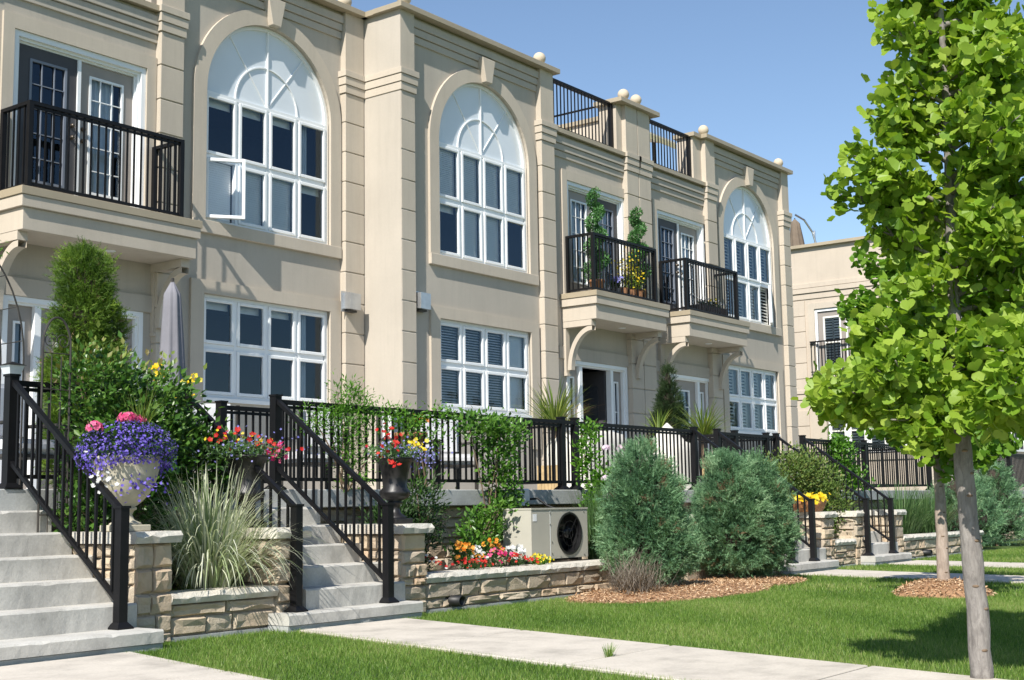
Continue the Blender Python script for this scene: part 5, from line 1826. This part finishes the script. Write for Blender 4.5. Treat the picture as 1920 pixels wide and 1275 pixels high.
for dx, dy, dz in ((-.36, -.08, 1.67), (-.06, -.06, 1.755), (.10, .02, 1.745), (.17, .05, 1.73), (.02, .0, 1.76)):
    umbel(t, (u1[0]+dx, u1[1]+dy, dz-.01), .058, 'pink', 46, .034, 'geranium_head')
blades('spike_leaves', np.array([u1[0]+.12, u1[1], 1.62])+RNG.normal(size=(34, 3))*.02, RNG.normal(size=(34, 3))*np.array([.35, .35, .1])+np.array([0, 0, 1]), RNG.uniform(.25, .52, 34), np.full(34, .012), RNG.uniform(.1, .9, 34), 'palm', t, 5, kind='stuff')
cloud('geranium_leaves', ball_pts((u1[0]-.15, u1[1]-.05, 1.66), (.22, .2, .06), 60), rdir(60), rdir(60)+np.array([0, 0, 1]), .05, T_FAN, 'vine', t, kind='stuff')

BU = [(.115, 0), (.105, .02), (.06, .05), (.045, .09), (.045, .13), (.075, .145), (.075, .16), (.06, .165), (.13, .20), (.15, .235), (.15, .26), (.115, .30), (.125, .40), (.15, .52), (.19, .565), (.205, .575), (.20, .585), (.17, .585)]
def black_urn(loc, lab, flab, mix, R_=.30):
    urn(loc, lab, '', 'blackurn', BU, 36, .02, 18, .125)
    t = thing('urn_flowers', (loc[0], loc[1], loc[2]+.6), flab, 'flowers')
    c = np.array([loc[0], loc[1], loc[2]+.68])
    n = 1100
    P = ball_pts(c, (R_*1.25, R_*.8, .11), n, .2)
    cloud('leaves', P, rdir(n)+np.array([0, 0, .3]), rdir(n)+np.array([0, 0, .6]), RNG.uniform(.03, .065, n), T_LANCE, 'ornamental', t, kind='stuff')
    for mt, k, off, sp, sz in mix:
        P = c+np.array(off)+RNG.normal(size=(k, 3))*np.array(sp)
        flowers(t, P, sz, mt, name=mt.replace('p', 'p')+'_blossoms')
    return t
black_urn((9.60, 8.75, .862), 'fluted black urn on the pier right of the second steps', 'red, violet and yellow flowers overflowing the black urn by the steps',
          [('red', 20, (-.20, -.1, .10), (.13, .06, .06), .05), ('bluep', 130, (.12, -.05, .03), (.20, .10, .05), .022), ('yellow', 26, (.33, .0, .08), (.05, .04, .03), .045), ('red', 6, (-.20, -.2, -.10), (.05, .03, .03), .05), ('bluep', 60, (.25, -.1, -.05), (.10, .05, .05), .02)])
black_urn((7.99, 9.05, .862), 'black urn partly hidden behind the striped grass', 'mixed red and blue flowers behind the striped grass',
          [('red', 22, (.18, -.1, .05), (.16, .06, .06), .05), ('bluep', 110, (.0, -.05, .03), (.24, .10, .07), .022), ('hotpink', 20, (.27, -.1, .0), (.07, .04, .05), .05), ('yellow', 12, (-.1, 0, .12), (.2, .05, .03), .035), ('red', 12, (-.25, 0, .10), (.1, .05, .05), .045)], .36)

# ------------------------------------------------------------------ bedding flowers
def bed_flowers(loc, label, mat, n, r, h, size, leafm='shrubdark', tall=False, name='bedding_flowers'):
    t = thing(name, loc, label, 'flowers', 'bright bedding flowers')
    c = np.array(loc)
    m_ = int(n*5)
    P = ball_pts(c+np.array([0, 0, h*.4]), (r[0], r[1], h*.55), m_, .2)
    cloud('leaves', P, rdir(m_)+np.array([0, 0, .6]), rdir(m_)+np.array([0, 0, .5]), RNG.uniform(.03, .06, m_), T_LANCE, leafm, t, kind='stuff')
    P = c+RNG.uniform(-1, 1, (n, 3))*np.array([r[0], r[1], 0])
    P[:, 2] = c[2]+h*(.75+.35*RNG.random(n))-((P[:, 0]-c[0])/r[0])**2*h*.25-np.clip(-(P[:, 1]-c[1])/r[1], 0, 1)*h*.35
    flowers(t, P, size, mat)
    return t
bed_flowers((10.86, 8.92, .36), 'orange bedding flowers, left clump, above the red petunias', 'orange', 34, (.19, .13), .27, .048)
bed_flowers((11.50, 9.05, .36), 'orange bedding flowers, right clump, left of the heat pump', 'orange', 22, (.16, .10), .30, .046)
bed_flowers((10.72, 8.66, .35), 'red petunias trailing over the planter cap', 'red', 40, (.26, .13), .13, .034)
bed_flowers((11.20, 8.72, .36), 'hot pink petunias in the middle of the flower bed', 'hotpink', 32, (.20, .12), .19, .036)
bed_flowers((11.50, 8.70, .36), 'scarlet petunias right of the pink ones', 'red', 30, (.22, .12), .14, .036)
bed_flowers((11.86, 8.68, .35), 'yellow flowers at the right end of the flower bed', 'yellow', 46, (.16, .11), .13, .028, 'vine')
bed_flowers((11.78, 8.92, .36), 'white petunias beside the heat pump', 'whitep', 22, (.13, .08), .22, .06)
bed_flowers((11.02, 8.85, .36), 'white petunias between orange and pink flowers', 'whitep', 16, (.12, .06), .22, .05)
bed_flowers((10.12, 8.80, .35), 'small dark red and white flowers at the foot of the black urn', 'red', 14, (.22, .12), .16, .035)
t = bed_flowers((10.05, 8.78, .35), 'tiny white flowers in shade right of the stone pier', 'whitep', 16, (.2, .12), .22, .03)

# basket of yellow flowers on the far pier
t = thing('flower_basket', (19.0, 8.75, .862), 'wicker basket of yellow flowers on the far stone pier', 'basket')
mb = MB()
n = 26
for j, (s_, z) in enumerate(((.80, 0), (.92, .06), (1.0, .12), (1.04, .17))):
    for k in range(n):
        a = 2*math.pi*k/n
        mb.v.append((19.0+.40*s_*math.cos(a)*(1+.03*math.sin(9*a+j*2)), 8.78+.22*s_*math.sin(a)*(1+.03*math.sin(9*a+j*2)), .862+z))
for j in range(3):
    for k in range(n):
        q = (k+1) % n
        mb.f.append((j*n+k, j*n+q, (j+1)*n+q, (j+1)*n+k))
mb.f.append(tuple(range(n))[::-1])
mb.f.append(tuple(3*n+k for k in range(n)))
mb.build('basket', 'wicker', t)
for cx in (-.28, .05, .24):
    P = np.array([19.0+cx, 8.74, 1.06])+RNG.normal(size=(46, 3))*np.array([.09, .08, .035])
    flowers(t, P, .075, 'yellow', name='yellow_blossoms')
P = ball_pts((19.0, 8.78, 1.04), (.38, .2, .05), 160, .3)
cloud('leaves', P, rdir(160), rdir(160)+np.array([0, 0, 1]), .05, T_LANCE, 'vine', t, kind='stuff')

# ------------------------------------------------------------------ heat pump
t = thing('heat_pump', (12.6, 9.1, .375), 'beige outdoor heat pump with large black fan on the planter wall', 'heat pump')
ax0, ax1, ay0, ay1, az0, az1 = 12.06, 13.18, 8.93, 9.33, .41, .97
fc, fz, fr_ = 12.80, .69, .235
mb = MB()
mb.add([(ax0, ay0, az0), (ax0, ay1, az0), (ax0, ay1, az1), (ax0, ay0, az1)], [(0, 3, 2, 1)])
mb.add([(ax1, ay0, az0), (ax1, ay1, az0), (ax1, ay1, az1), (ax1, ay0, az1)], [(0, 1, 2, 3)])
mb.add([(ax0, ay1, az0), (ax1, ay1, az0), (ax1, ay1, az1), (ax0, ay1, az1)], [(0, 3, 2, 1)])
mb.add([(ax0, ay0, az0), (ax1, ay0, az0), (ax1, ay1, az0), (ax0, ay1, az0)], [(0, 3, 2, 1)])
sq = [(fc-.26, az0), (fc+.26, az0), (fc+.26, az1), (fc-.26, az1)]
mb.add([(ax0, ay0, az0), (fc-.26, ay0, az0), (fc-.26, ay0, az1), (ax0, ay0, az1)], [(0, 1, 2, 3)])
mb.add([(fc+.26, ay0, az0), (ax1, ay0, az0), (ax1, ay0, az1), (fc+.26, ay0, az1)], [(0, 1, 2, 3)])
n = 48
def sqp(a):
    c, s_ = math.cos(a), math.sin(a)
    hx, hz = .26, (az1-az0)/2
    k = min(hx/abs(c) if abs(c) > 1e-6 else 9, hz/abs(s_) if abs(s_) > 1e-6 else 9)
    return (fc+c*k, (az0+az1)/2+s_*k)
# corners fall on multiples of the step closely enough once snapped
for k in range(n):
    a0, a1 = 2*math.pi*k/n, 2*math.pi*(k+1)/n
    p0, p1 = sqp(a0), sqp(a1)
    c0, c1 = (fc+fr_*math.cos(a0), fz+fr_*math.sin(a0)), (fc+fr_*math.cos(a1), fz+fr_*math.sin(a1))
    poly = [c0, p0]
    for cr_ in sq:
        ca = math.atan2(cr_[1]-(az0+az1)/2, cr_[0]-fc) % (2*math.pi)
        if a0 < ca < a1:
            poly.append(cr_)
    poly += [p1, c1]
    mb.add([(p[0], ay0, p[1]) for p in poly], [tuple(range(len(poly)))])
mb.build('cabinet', 'acbody', t, fix=True)
BX(ax0-.006, ax1+.006, ay0-.008, ay1+.004, az1, az1+.018).build('lid', 'acbody', t)
BX(ax0+.36, ax0+.362, ay0-.003, ay0+.001, az0, az1).build('panel_seam', 'greybox', t)
sh = MB()
for k in range(n):
    a0, a1 = 2*math.pi*k/n, 2*math.pi*(k+1)/n
    c0, c1 = (math.cos(a0), math.sin(a0)), (math.cos(a1), math.sin(a1))
    pr = [(fr_+.012, ay0-.001), (fr_+.012, ay0-.012), (fr_-.004, ay0-.012), (fr_-.02, ay0+.16)]
    for (ra, ya), (rb, yb) in zip(pr[:-1], pr[1:]):
        sh.add([(fc+ra*c0[0], ya, fz+ra*c0[1]), (fc+ra*c1[0], ya, fz+ra*c1[1]), (fc+rb*c1[0], yb, fz+rb*c1[1]), (fc+rb*c0[0], yb, fz+rb*c0[1])], [(0, 1, 2, 3)])
    sh.add([(fc, ay0+.16, fz), (fc+(fr_-.02)*c0[0], ay0+.16, fz+(fr_-.02)*c0[1]), (fc+(fr_-.02)*c1[0], ay0+.16, fz+(fr_-.02)*c1[1])], [(0, 1, 2)])
sh.build('fan_shroud', 'acblack', t)
for k in range(4):
    a = 2*math.pi*k/4+.5
    bl = MB()
    rows = []
    for rr_ in (.04, .10, .16, .205):
        w_ = .035+.25*rr_
        for s_, yy in ((-1, .05), (1, .10)):
            ang = a+s_*w_/max(rr_, .06)*.55
            bl.v.append((fc+rr_*math.cos(ang), ay0+yy, fz+rr_*math.sin(ang)))
    for j in range(3):
        bl.f.append((2*j, 2*j+1, 2*j+3, 2*j+2))
    bl.build('fan_blade', 'acblack', t)
hb = MB().lathe([(.001, 0), (.05, .003), (.055, .02), (.055, .08)], 0, 0, 20)
hb.v = [(fc+vx, ay0+.03+vz, fz+vy) for vx, vy, vz in hb.v]
hb.build('fan_hub', 'acblack', t, True)
for k in range(3):
    a = 2*math.pi*k/3+.9
    MB().tube([(fc, ay0-.006, fz), (fc+(fr_+.008)*math.cos(a), ay0-.010, fz+(fr_+.008)*math.sin(a))], .004, 5).build('guard_wire', 'acblack', t)
for q in (.25, .6, .95):
    MB().ring([(fc+fr_*q*math.cos(2*math.pi*k/40), fz+fr_*q*math.sin(2*math.pi*k/40)) for k in range(41)], [(fc+(fr_*q+.004)*math.cos(2*math.pi*k/40), fz+(fr_*q+.004)*math.sin(2*math.pi*k/40)) for k in range(41)], ay0-.010, ay0-.006).build('guard_wire', 'acblack', t)
BX(ax0+.03, ax0+.10, ay0-.0035, ay0-.001, az1-.13, az1-.05).build('rating_label', 'white', t)
sc_me = BX(-.007, .007, -.006, 0, -.007, .007).mesh('screw', 'steel')
for x, z in ((12.42, .93), (12.45, .60), (12.45, .47), (12.2, .43), (12.62, .435), (13.1, .44), (12.42, .80), (12.8, .95), (13.1, .945)):
    inst('screw', sc_me, t, (x, ay0-.001, z))
for x in (12.2, 13.0):
    BX(x, x+.08, 8.95, 9.31, .375, .408).build('foot', 'acblack', t)
t = thing('disconnect_box', (13.05, 9.82, 1.02), 'small grey electrical box on the deck edge above the heat pump', 'electrical box')
BX(12.97, 13.12, 9.74, 9.848, ZS-.20, ZS+.01).build('box', 'greybox', t, bevel=.006)
BX(12.975, 13.115, 9.728, 9.739, ZS-.14, ZS+.0).build('cover', 'greybox', t, bevel=.004)
MB().tube([(13.02, 9.80, ZS-.2), (13.02, 9.80, ZS-.27), (12.98, 9.6, ZS-.30), (12.98, 9.33, .85)], .012, 7).build('conduit', 'greybox', t)
MB().tube([(13.2, 9.83, ZS-.12), (13.24, 9.7, ZS-.11), (13.3, 9.6, ZS-.2), (13.3, 9.4, .95)], .014, 7).build('cable', 'pvc', t)

# black drain stubs
for x, lab in ((10.14, 'black drain pipe stub poking from the near planter wall'), (23.0, 'black drain pipe stub poking from the far planter wall')):
    t = thing('drain_pipe', (x, 8.5, .10), lab, 'pipe', 'drain pipe stubs')
    mb = MB()
    n = 20
    y0 = 8.36
    for k in range(n):
        a = 2*math.pi*k/n
        c, s_ = math.cos(a), math.sin(a)
        for r_, y in ((.055, 8.55), (.055, y0), (.044, y0), (.044, 8.55)):
            mb.v.append((x+r_*c, y, .10+r_*s_))
    for k in range(n):
        q = (k+1) % n
        for j in range(3):
            mb.f.append((4*k+j, 4*q+j, 4*q+j+1, 4*k+j+1))
    mb.build('pipe', 'pvc', t, True)

# ------------------------------------------------------------------ patio furnishings
# closed umbrella
def closed_umbrella(loc, label, top, r, mat, cat='umbrella', lean=0):
    t = thing('closed_umbrella', loc, label, cat)
    x, y, z = loc
    MB().tube([(x, y, z), (x+lean, y, top+.03)], .02, 8).build('pole', 'iron', t)
    mb = MB()
    n = 28
    H = top-z
    for j in range(13):
        f_ = j/12
        zz = z+.22*H+.78*H*f_
        rr_ = r*(.42+.58*(1-f_))*min(1, math.sqrt(max(0, 1-max(0, (f_-.9)/.1)**2))+.12)
        for k in range(n):
            a = 2*math.pi*k/n
            q = rr_*(1+.16*math.cos(8*a+f_*1.5)+.05*math.cos(3*a+f_*5))
            mb.v.append((x+lean*f_+q*math.cos(a), y+q*math.sin(a), zz))
    for j in range(12):
        for k in range(n):
            q = (k+1) % n
            mb.f.append((j*n+k, j*n+q, (j+1)*n+q, (j+1)*n+k))
    mb.f.append(tuple(12*n+k for k in range(n)))
    mb.build('canopy', mat, t, True)
    MB().lathe([(.28, z), (.28, z+.05), (.06, z+.09), (.03, z+.3)], x, y, 20).build('base', 'iron', t)
    return t
closed_umbrella((9.85, 12.5, ZS), 'closed lavender-grey patio umbrella under the leftmost balcony', 3.72, .19, 'greycover')
t = closed_umbrella((39.6, 18.25, 8.0), 'closed brown umbrella on the roof of the far wing', 10.2, .30, 'browncover', lean=-.2)
t = thing('umbrella_stand', (40.0, 18.1, 8.0), 'curved metal arm holding the brown roof umbrella', 'umbrella stand')
MB().tube([(40.1, 17.75, 8.0), (40.05, 17.78, 9.2), (39.95, 17.9, 9.8), (39.75, 18.08, 10.2), (39.45, 18.25, 10.35)], .035, 8).build('arm', 'steel', t)
MB().tube([(40.0, 17.85, 8.0), (40.0, 17.85, 9.85)], .03, 8).build('upright', 'steel', t)

# roof terrace awning on the right-hand house
t = thing('roof_awning', (27.1, 16.6, ZL), 'cream canopy with yellow edge on the roof terrace of the right-hand house', 'awning')
for x in (26.5, 27.85):
    MB().tube([(x, 16.6, ZL), (x, 16.6, 10.0)], .035, 8).build('pole', 'iron', t)
MB().add([(26.3, 16.0, 9.85), (27.9, 16.0, 9.85), (27.9, 17.4, 10.2), (26.3, 17.4, 10.2), (26.3, 16.0, 9.90), (27.9, 16.0, 9.90), (27.9, 17.4, 10.25), (26.3, 17.4, 10.25)],
         [(0, 3, 2, 1), (4, 5, 6, 7), (0, 1, 5, 4), (1, 2, 6, 5), (2, 3, 7, 6), (3, 0, 4, 7)]).build('canopy', 'cover', t)
BX(26.3, 27.9, 15.985, 15.998, 9.72, 9.848).build('valance', 'yellowtrim', t)
# small plants on the roof terrace of the middle house
for x, lab in ((20.0, 'small potted yellow-green plant on the roof terrace, left one'), (21.0, 'small potted yellow-green plant on the roof terrace, right one')):
    t = bush('roof_plant', (x, 14.62, ZL+.0), lab, 'plant', [(0, 0, .30, .16, .12, .09)], 20, 8, .04, .06, 'palm', 'roof terrace pots', T_LANCE, 0)
    MB().lathe([(.09, ZL), (.13, ZL+.2), (.12, ZL+.21)], x, 14.62, 14).build('pot', 'darkplastic', t)

# covered furniture
def draped(name, loc, label, sx, sy, h, mat, peak=.0, cat='furniture', wav=.035, group=None):
    t = thing(name, loc, label, cat, group)
    x, y, z = loc
    mb = MB()
    n = 40
    lev = [(1.06, 0), (1.02, .25), (.98, .55), (.92, .80), (.80, .93), (.55, .985), (.25, 1.0+peak*.6), (.02, 1.0+peak)]
    for j, (s_, f_) in enumerate(lev):
        for k in range(n):
            a = 2*math.pi*k/n
            # rounded rectangle
            c, q = math.cos(a), math.sin(a)
            m_ = max(abs(c), abs(q))**.55
            w_ = 1+wav*(1-f_)*math.sin(9*a+loc[0])+.02*math.sin(4*a+j)
            mb.v.append((x+sx*s_*c/m_*w_, y+sy*s_*q/m_*w_, z+h*f_+.015*math.sin(3*a+j)*(1 if j < 6 and j > 0 else 0)))
    for j in range(len(lev)-1):
        for k in range(n):
            q = (k+1) % n
            mb.f.append((j*n+k, j*n+q, (j+1)*n+q, (j+1)*n+k))
    mb.f.append(tuple((len(lev)-1)*n+k for k in range(n)))
    mb.build('fabric_cover', mat, t, True)
    return t
draped('covered_grill', (16.9, 11.4, ZS), 'cream fabric cover over patio furniture left of the dark arborvitae', .75, .45, .93, 'cover', group='covered patio furniture')
draped('covered_chair', (18.6, 11.0, ZS), 'peaked cream cover over a chair just above the first juniper', .48, .45, .80, 'cover', .38, group='covered patio furniture')

def patio_chair(loc, rz, label, cover='cushion', frame='iron'):
    t = thing('patio_chair', loc, label, 'chair', 'cushioned patio chairs')
    t.rotation_euler = (0, 0, rz)
    def bl(name, mat, x0, x1, y0, y1, z0, z1, bev=.02):
        me_mb = BX(x0, x1, y0, y1, z0, z1)
        me = me_mb.mesh(name, mat)
        bm = bmesh.new(); bm.from_mesh(me)
        bmesh.ops.bevel(bm, geom=bm.edges[:], offset=bev, segments=2, affect='EDGES', clamp_overlap=True)
        bm.to_mesh(me); bm.free()
        o = bpy.data.objects.new(name, me); COL.objects.link(o); o.parent = t
        return o
    for sx in (-1, 1):
        for sy in (-1, 1):
            bl('leg', frame, sx*.29-.02, sx*.29+.02, sy*.28-.02, sy*.28+.02, 0, .60 if sy < 0 else .98, .003)
        bl('armrest', frame, sx*.29-.035, sx*.29+.035, -.30, .26, .60, .63, .006)
    bl('seat_frame', frame, -.27, .27, -.29, .27, .30, .335, .004)
    bl('seat_cushion', cover, -.26, .26, -.31, .24, .336, .47, .045)
    bl('back_cushion', cover, -.26, .26, .14, .27, .472, 1.0, .045)
    return t
patio_chair((12.05, 10.75, ZS), R(20), 'patio chair with white cushions behind the rail and the left half of the tumbling climber')
patio_chair((13.05, 11.0, ZS), R(-25), 'patio chair with white cushions behind the rail above the heat pump')
patio_chair((10.9, 11.2, ZS), R(160), 'patio chair with white cushions behind the red flower urn')
patio_chair((9.9, 11.9, ZS), R(150), 'patio chair with white cushions at the top of the second steps')
patio_chair((6.95, 11.0, ZS), R(10), 'patio chair behind the railing at the leftmost steps')

# terracotta pot with orange flowers
t = thing('terracotta_pot', (11.75, 10.45, ZS), 'terracotta pot of orange flowers on a stand behind the rail', 'flower pot')
MB().lathe([(.10, ZS), (.12, ZS+.02), (.12, ZS+.42), (.10, ZS+.44)], 11.75, 10.45, 14).build('stand', 'iron', t)
MB().lathe([(.12, ZS+.45), (.17, ZS+.62), (.20, ZS+.63), (.20, ZS+.68), (.17, ZS+.68)], 11.75, 10.45, 20).build('pot', 'terracotta', t, True)
P = ball_pts((11.75, 10.45, ZS+.80), (.2, .2, .12), 160, .3)
cloud('leaves', P, rdir(160)+np.array([0, 0, .5]), rdir(160), .07, T_OVAL, 'vine', t, kind='stuff')
flowers(t, ball_pts((11.75, 10.33, ZS+.85), (.15, .1, .1), 14, .3), .07, 'orange')

# palms in wooden boxes
def palm(loc, label, n, L, dry):
    t = thing('potted_palm', loc, label, 'palm', 'potted palms')
    x, y, z = loc
    bx_ = MB()
    for i in range(6):
        for j in range(2):
            bx_.box(x-.2+.067*i+.004, x-.2+.067*(i+1)-.004, y-.2 if j == 0 else y+.18, y-.18 if j == 0 else y+.2, z, z+.40)
            bx_.box(x-.2 if j == 0 else x+.18, x-.18 if j == 0 else x+.2, y-.178+.06*i, y-.178+.06*i+.055, z, z+.40)
    bx_.build('wooden_box', 'wood', t)
    BX(x-.17, x+.17, y-.17, y+.17, z+.02, z+.37).build('potting_soil', 'soil', t)
    MB().tube([(x, y, z+.37), (x+.02, y, z+.95)], [.05, .04], 8).build('stem', 'twig', t)
    a = RNG.uniform(0, 2*np.pi, n)
    e = RNG.uniform(.1, 1.2, n)
    D = np.stack([np.cos(a)*np.cos(e), np.sin(a)*np.cos(e), np.sin(e)+.25], 1)
    isdry = (np.cos(a-math.atan2(-.3, 1)) > .72) & (e < .8) if dry else np.zeros(n, bool)
    P = np.tile(np.array([x+.02, y, z+.92]), (n, 1))+RNG.normal(size=(n, 3))*.02
    LL = RNG.uniform(.7, 1.1, n)*L
    for sel, mt, nm in ((~isdry, 'palm', 'fronds'), (isdry, 'palmdry', 'dry_fronds')):
        if sel.sum():
            blades(nm, P[sel], D[sel], LL[sel], np.full(sel.sum(), .022), RNG.uniform(.5, 1.3, sel.sum()), mt, t, 5, kind='stuff')
palm((16.3, 11.6, ZS), 'spiky palm with browned tips in a wooden box by the open door', 240, .85, True)
palm((20.3, 11.3, ZS), 'yellow-green palm in a wooden box right of the dark arborvitae', 170, .8, False)
palm((19.3, 11.6, ZS), 'small palm behind the far rail near the shuttered window', 60, .6, False)

# ------------------------------------------------------------------ balcony plants
def topiary(loc, label, turns, H):
    t = thing('spiral_topiary', loc, label, 'topiary', 'spiral topiaries on the middle balcony')
    x, y, z = loc
    MB().lathe([(.10, z), (.115, z+.03), (.14, z+.24), (.155, z+.25), (.155, z+.29), (.13, z+.29)], x, y, 18).build('pot', 'terracotta', t, True)
    MB().tube([(x, y, z+.25), (x, y, z+H)], .012, 6).build('stem', 'twig', t)
    n = 5200
    f_ = RNG.random(n)**1.15
    a = f_*turns*2*np.pi+1.0
    rad = .12*(1-.5*f_)
    c = np.stack([x+rad*np.cos(a), y+rad*np.sin(a), z+.38+(H-.40)*f_], 1)
    d = rdir(n)
    r_ = (.15*(1-.45*f_))[:, None]*(.7+.35*RNG.random((n, 1)))
    P = c+d*r_
    cloud('foliage', P, d+rdir(n)*.6, rdir(n)+d, RNG.uniform(.035, .055, n), T_OVAL, 'topiary', t, kind='stuff')
topiary((20.52, 13.56, 4.92), 'spiral topiary at the left front corner of the middle balcony', 3.5, 2.0)
topiary((22.08, 13.60, 4.92), 'spiral topiary at the right end of the middle balcony', 3.5, 1.9)
t = thing('balcony_flowers', (21.5, 13.45, 4.92), 'yellow and lime flowers between the two topiaries', 'flowers')
for k in range(3):
    xx = 21.2+.28*k
    MB().lathe([(.09, 4.92), (.12, 5.12), (.13, 5.13), (.11, 5.13)], xx, 13.45, 14).build('pot', 'terracotta', t)
P = ball_pts((21.5, 13.45, 5.28), (.45, .18, .18), 420, .2)
cloud('leaves', P, rdir(420)+np.array([0, 0, .6]), rdir(420), .07, T_LANCE, 'palm', t, kind='stuff')
blades('sprays', np.array([21.6, 13.45, 5.2])+RNG.normal(size=(60, 3))*np.array([.15, .06, .03]), RNG.normal(size=(60, 3))*.4+np.array([0, 0, 1]), RNG.uniform(.3, .6, 60), np.full(60, .008), RNG.uniform(.2, .9, 60), 'vine', t, 4, kind='stuff')
flowers(t, np.array([21.58, 13.46, 5.48])+RNG.normal(size=(240, 3))*np.array([.22, .07, .17]), .05, 'yellow')
t = thing('balcony_flowers', (20.98, 13.45, 4.92), 'small pot of pale blue flowers right of the left topiary', 'flowers')
MB().lathe([(.08, 4.92), (.11, 5.08), (.10, 5.09)], 20.98, 13.45, 14).build('pot', 'darkplastic', t)
cloud('leaves', ball_pts((20.98, 13.45, 5.18), (.16, .12, .10), 150, .2), rdir(150), rdir(150), .05, T_OVAL, 'shrubdark', t, kind='stuff')
flowers(t, ball_pts((20.98, 13.40, 5.26), (.15, .1, .09), 34, .4), .05, 'bluep')
t = thing('planter_box', (24.75, 13.5, 4.92), 'dark planter box of white and yellow flowers on the right balcony', 'planter box')
mb = MB().prism([(13.50, 4.93), (13.72, 4.93), (13.77, 5.19), (13.45, 5.19)], 'x', 24.35, 25.45)
mb.build('box', 'darkplastic', t, fix=True, bevel=.006)
for k in range(12):
    BX(24.38+.09*k, 24.405+.09*k, 13.435, 13.46, 4.98, 5.16).build('rib', 'darkplastic', t)
P = ball_pts((24.9, 13.6, 5.24), (.52, .14, .07), 300, .2)
cloud('leaves', P, rdir(300)+np.array([0, 0, .6]), rdir(300), .06, T_OVAL, 'shrubdark', t, kind='stuff')
flowers(t, np.array([24.9, 13.56, 5.30])+RNG.normal(size=(34, 3))*np.array([.35, .06, .04]), .06, 'whitep', name='white_blossoms')
flowers(t, np.array([25.0, 13.55, 5.31])+RNG.normal(size=(12, 3))*np.array([.10, .05, .03]), .07, 'yellow', name='yellow_blossoms')

# ------------------------------------------------------------------ garden ironwork
t = thing('garden_obelisk', (6.36, 9.45, .35), 'round-topped dark iron trellis beside the lantern post', 'trellis')
mb = MB()
for dx in (-.13, .13):
    mb.tube([(6.36+dx, 9.55, .35), (6.36+dx, 9.55, 2.38)], .009, 6)
for dx in (-.045, .045):
    mb.tube([(6.36+dx, 9.55, .35), (6.36+dx, 9.55, 2.30)], .005, 5)
arc = [(6.36-.13*math.cos(math.pi*k/14), 9.55, 2.38+.24*math.sin(math.pi*k/14)) for k in range(15)]
mb.tube(arc, .009, 6)
for z in (1.0, 1.35, 1.7, 2.02, 2.32):
    mb.tube([(6.23, 9.55, z), (6.49, 9.55, z)], .005, 5)
mb.build('frame', 'iron', t)
mb = MB()
for s_ in (-1, 1):
    sp = []
    for k in range(26):
        a = k*.42
        r_ = .068*(1-k/30)
        sp.append((6.36+s_*(.06-r_*math.cos(a)), 9.55, 2.42+r_*math.sin(a)))
    mb.tube(sp, .004, 5)
mb.build('scroll', 'iron', t)
t = thing('arched_trellis', (5.7, 10.4, ZS), 'arched wire trellis with leafy vine at the left edge', 'trellis')
mb = MB()
for yy in (10.25, 10.6):
    arc = [(5.55+.95*-math.cos(math.pi*k/24), yy, 2.35+1.15*math.sin(math.pi*k/24)) for k in range(25)]
    mb.tube([(4.6, yy, ZS)]+arc+[(6.5, yy, ZS)], .008, 5)
for k in range(1, 24, 2):
    x, z = 5.55-.95*math.cos(math.pi*k/24), 2.35+1.15*math.sin(math.pi*k/24)
    mb.tube([(x, 10.25, z), (x, 10.6, z)], .005, 5)
mb.build('frame', 'iron', t)
bush('arch_vine', (5.75, 10.35, 3.2), 'light green vine growing over the arched trellis', 'vine', [(.0, .05, .28, .35, .25, .10), (.35, .05, .12, .25, .2, .12), (-.4, 0, .2, .3, .2, .12)], 110, 9, .05, .06, 'vine', None, T_LANCE, 0, upl=.1, drop=.4)

# ------------------------------------------------------------------ trees across the street, seen only as reflections in the panes
t = thing('street_trees', (70, -26, 0), 'leafy street trees behind the viewer, mirrored dark green in the lower windows', 'trees')
t['kind'] = 'stuff'
tb_, tr_ = [], MB()
for i in range(17):
    x = 2+i*8.2+random.uniform(-2, 2)
    y = -26+random.uniform(-3, 3)
    h = random.uniform(6.5, 10.5)
    tr_.tube([(x, y, -.1), (x+.2, y, h*.55)], [.28, .14], 8)
    for k in range(5):
        tb_.append((x+random.uniform(-1.6, 1.6), y+random.uniform(-1.2, 1.2), h*random.uniform(.4, .85), random.uniform(1.3, 2.3), random.uniform(1.2, 2), random.uniform(1.0, 1.9)))
tr_.build('trunks', 'bark', t)
P, D, cr = clumped(tb_, 2600, 8, .3)
cloud('foliage', P, D, rdir(len(P)), RNG.uniform(.35, .6, len(P)), T_OVAL, 'shrubdark', t, .5*cr+.5*RNG.random(len(P)), kind='stuff')
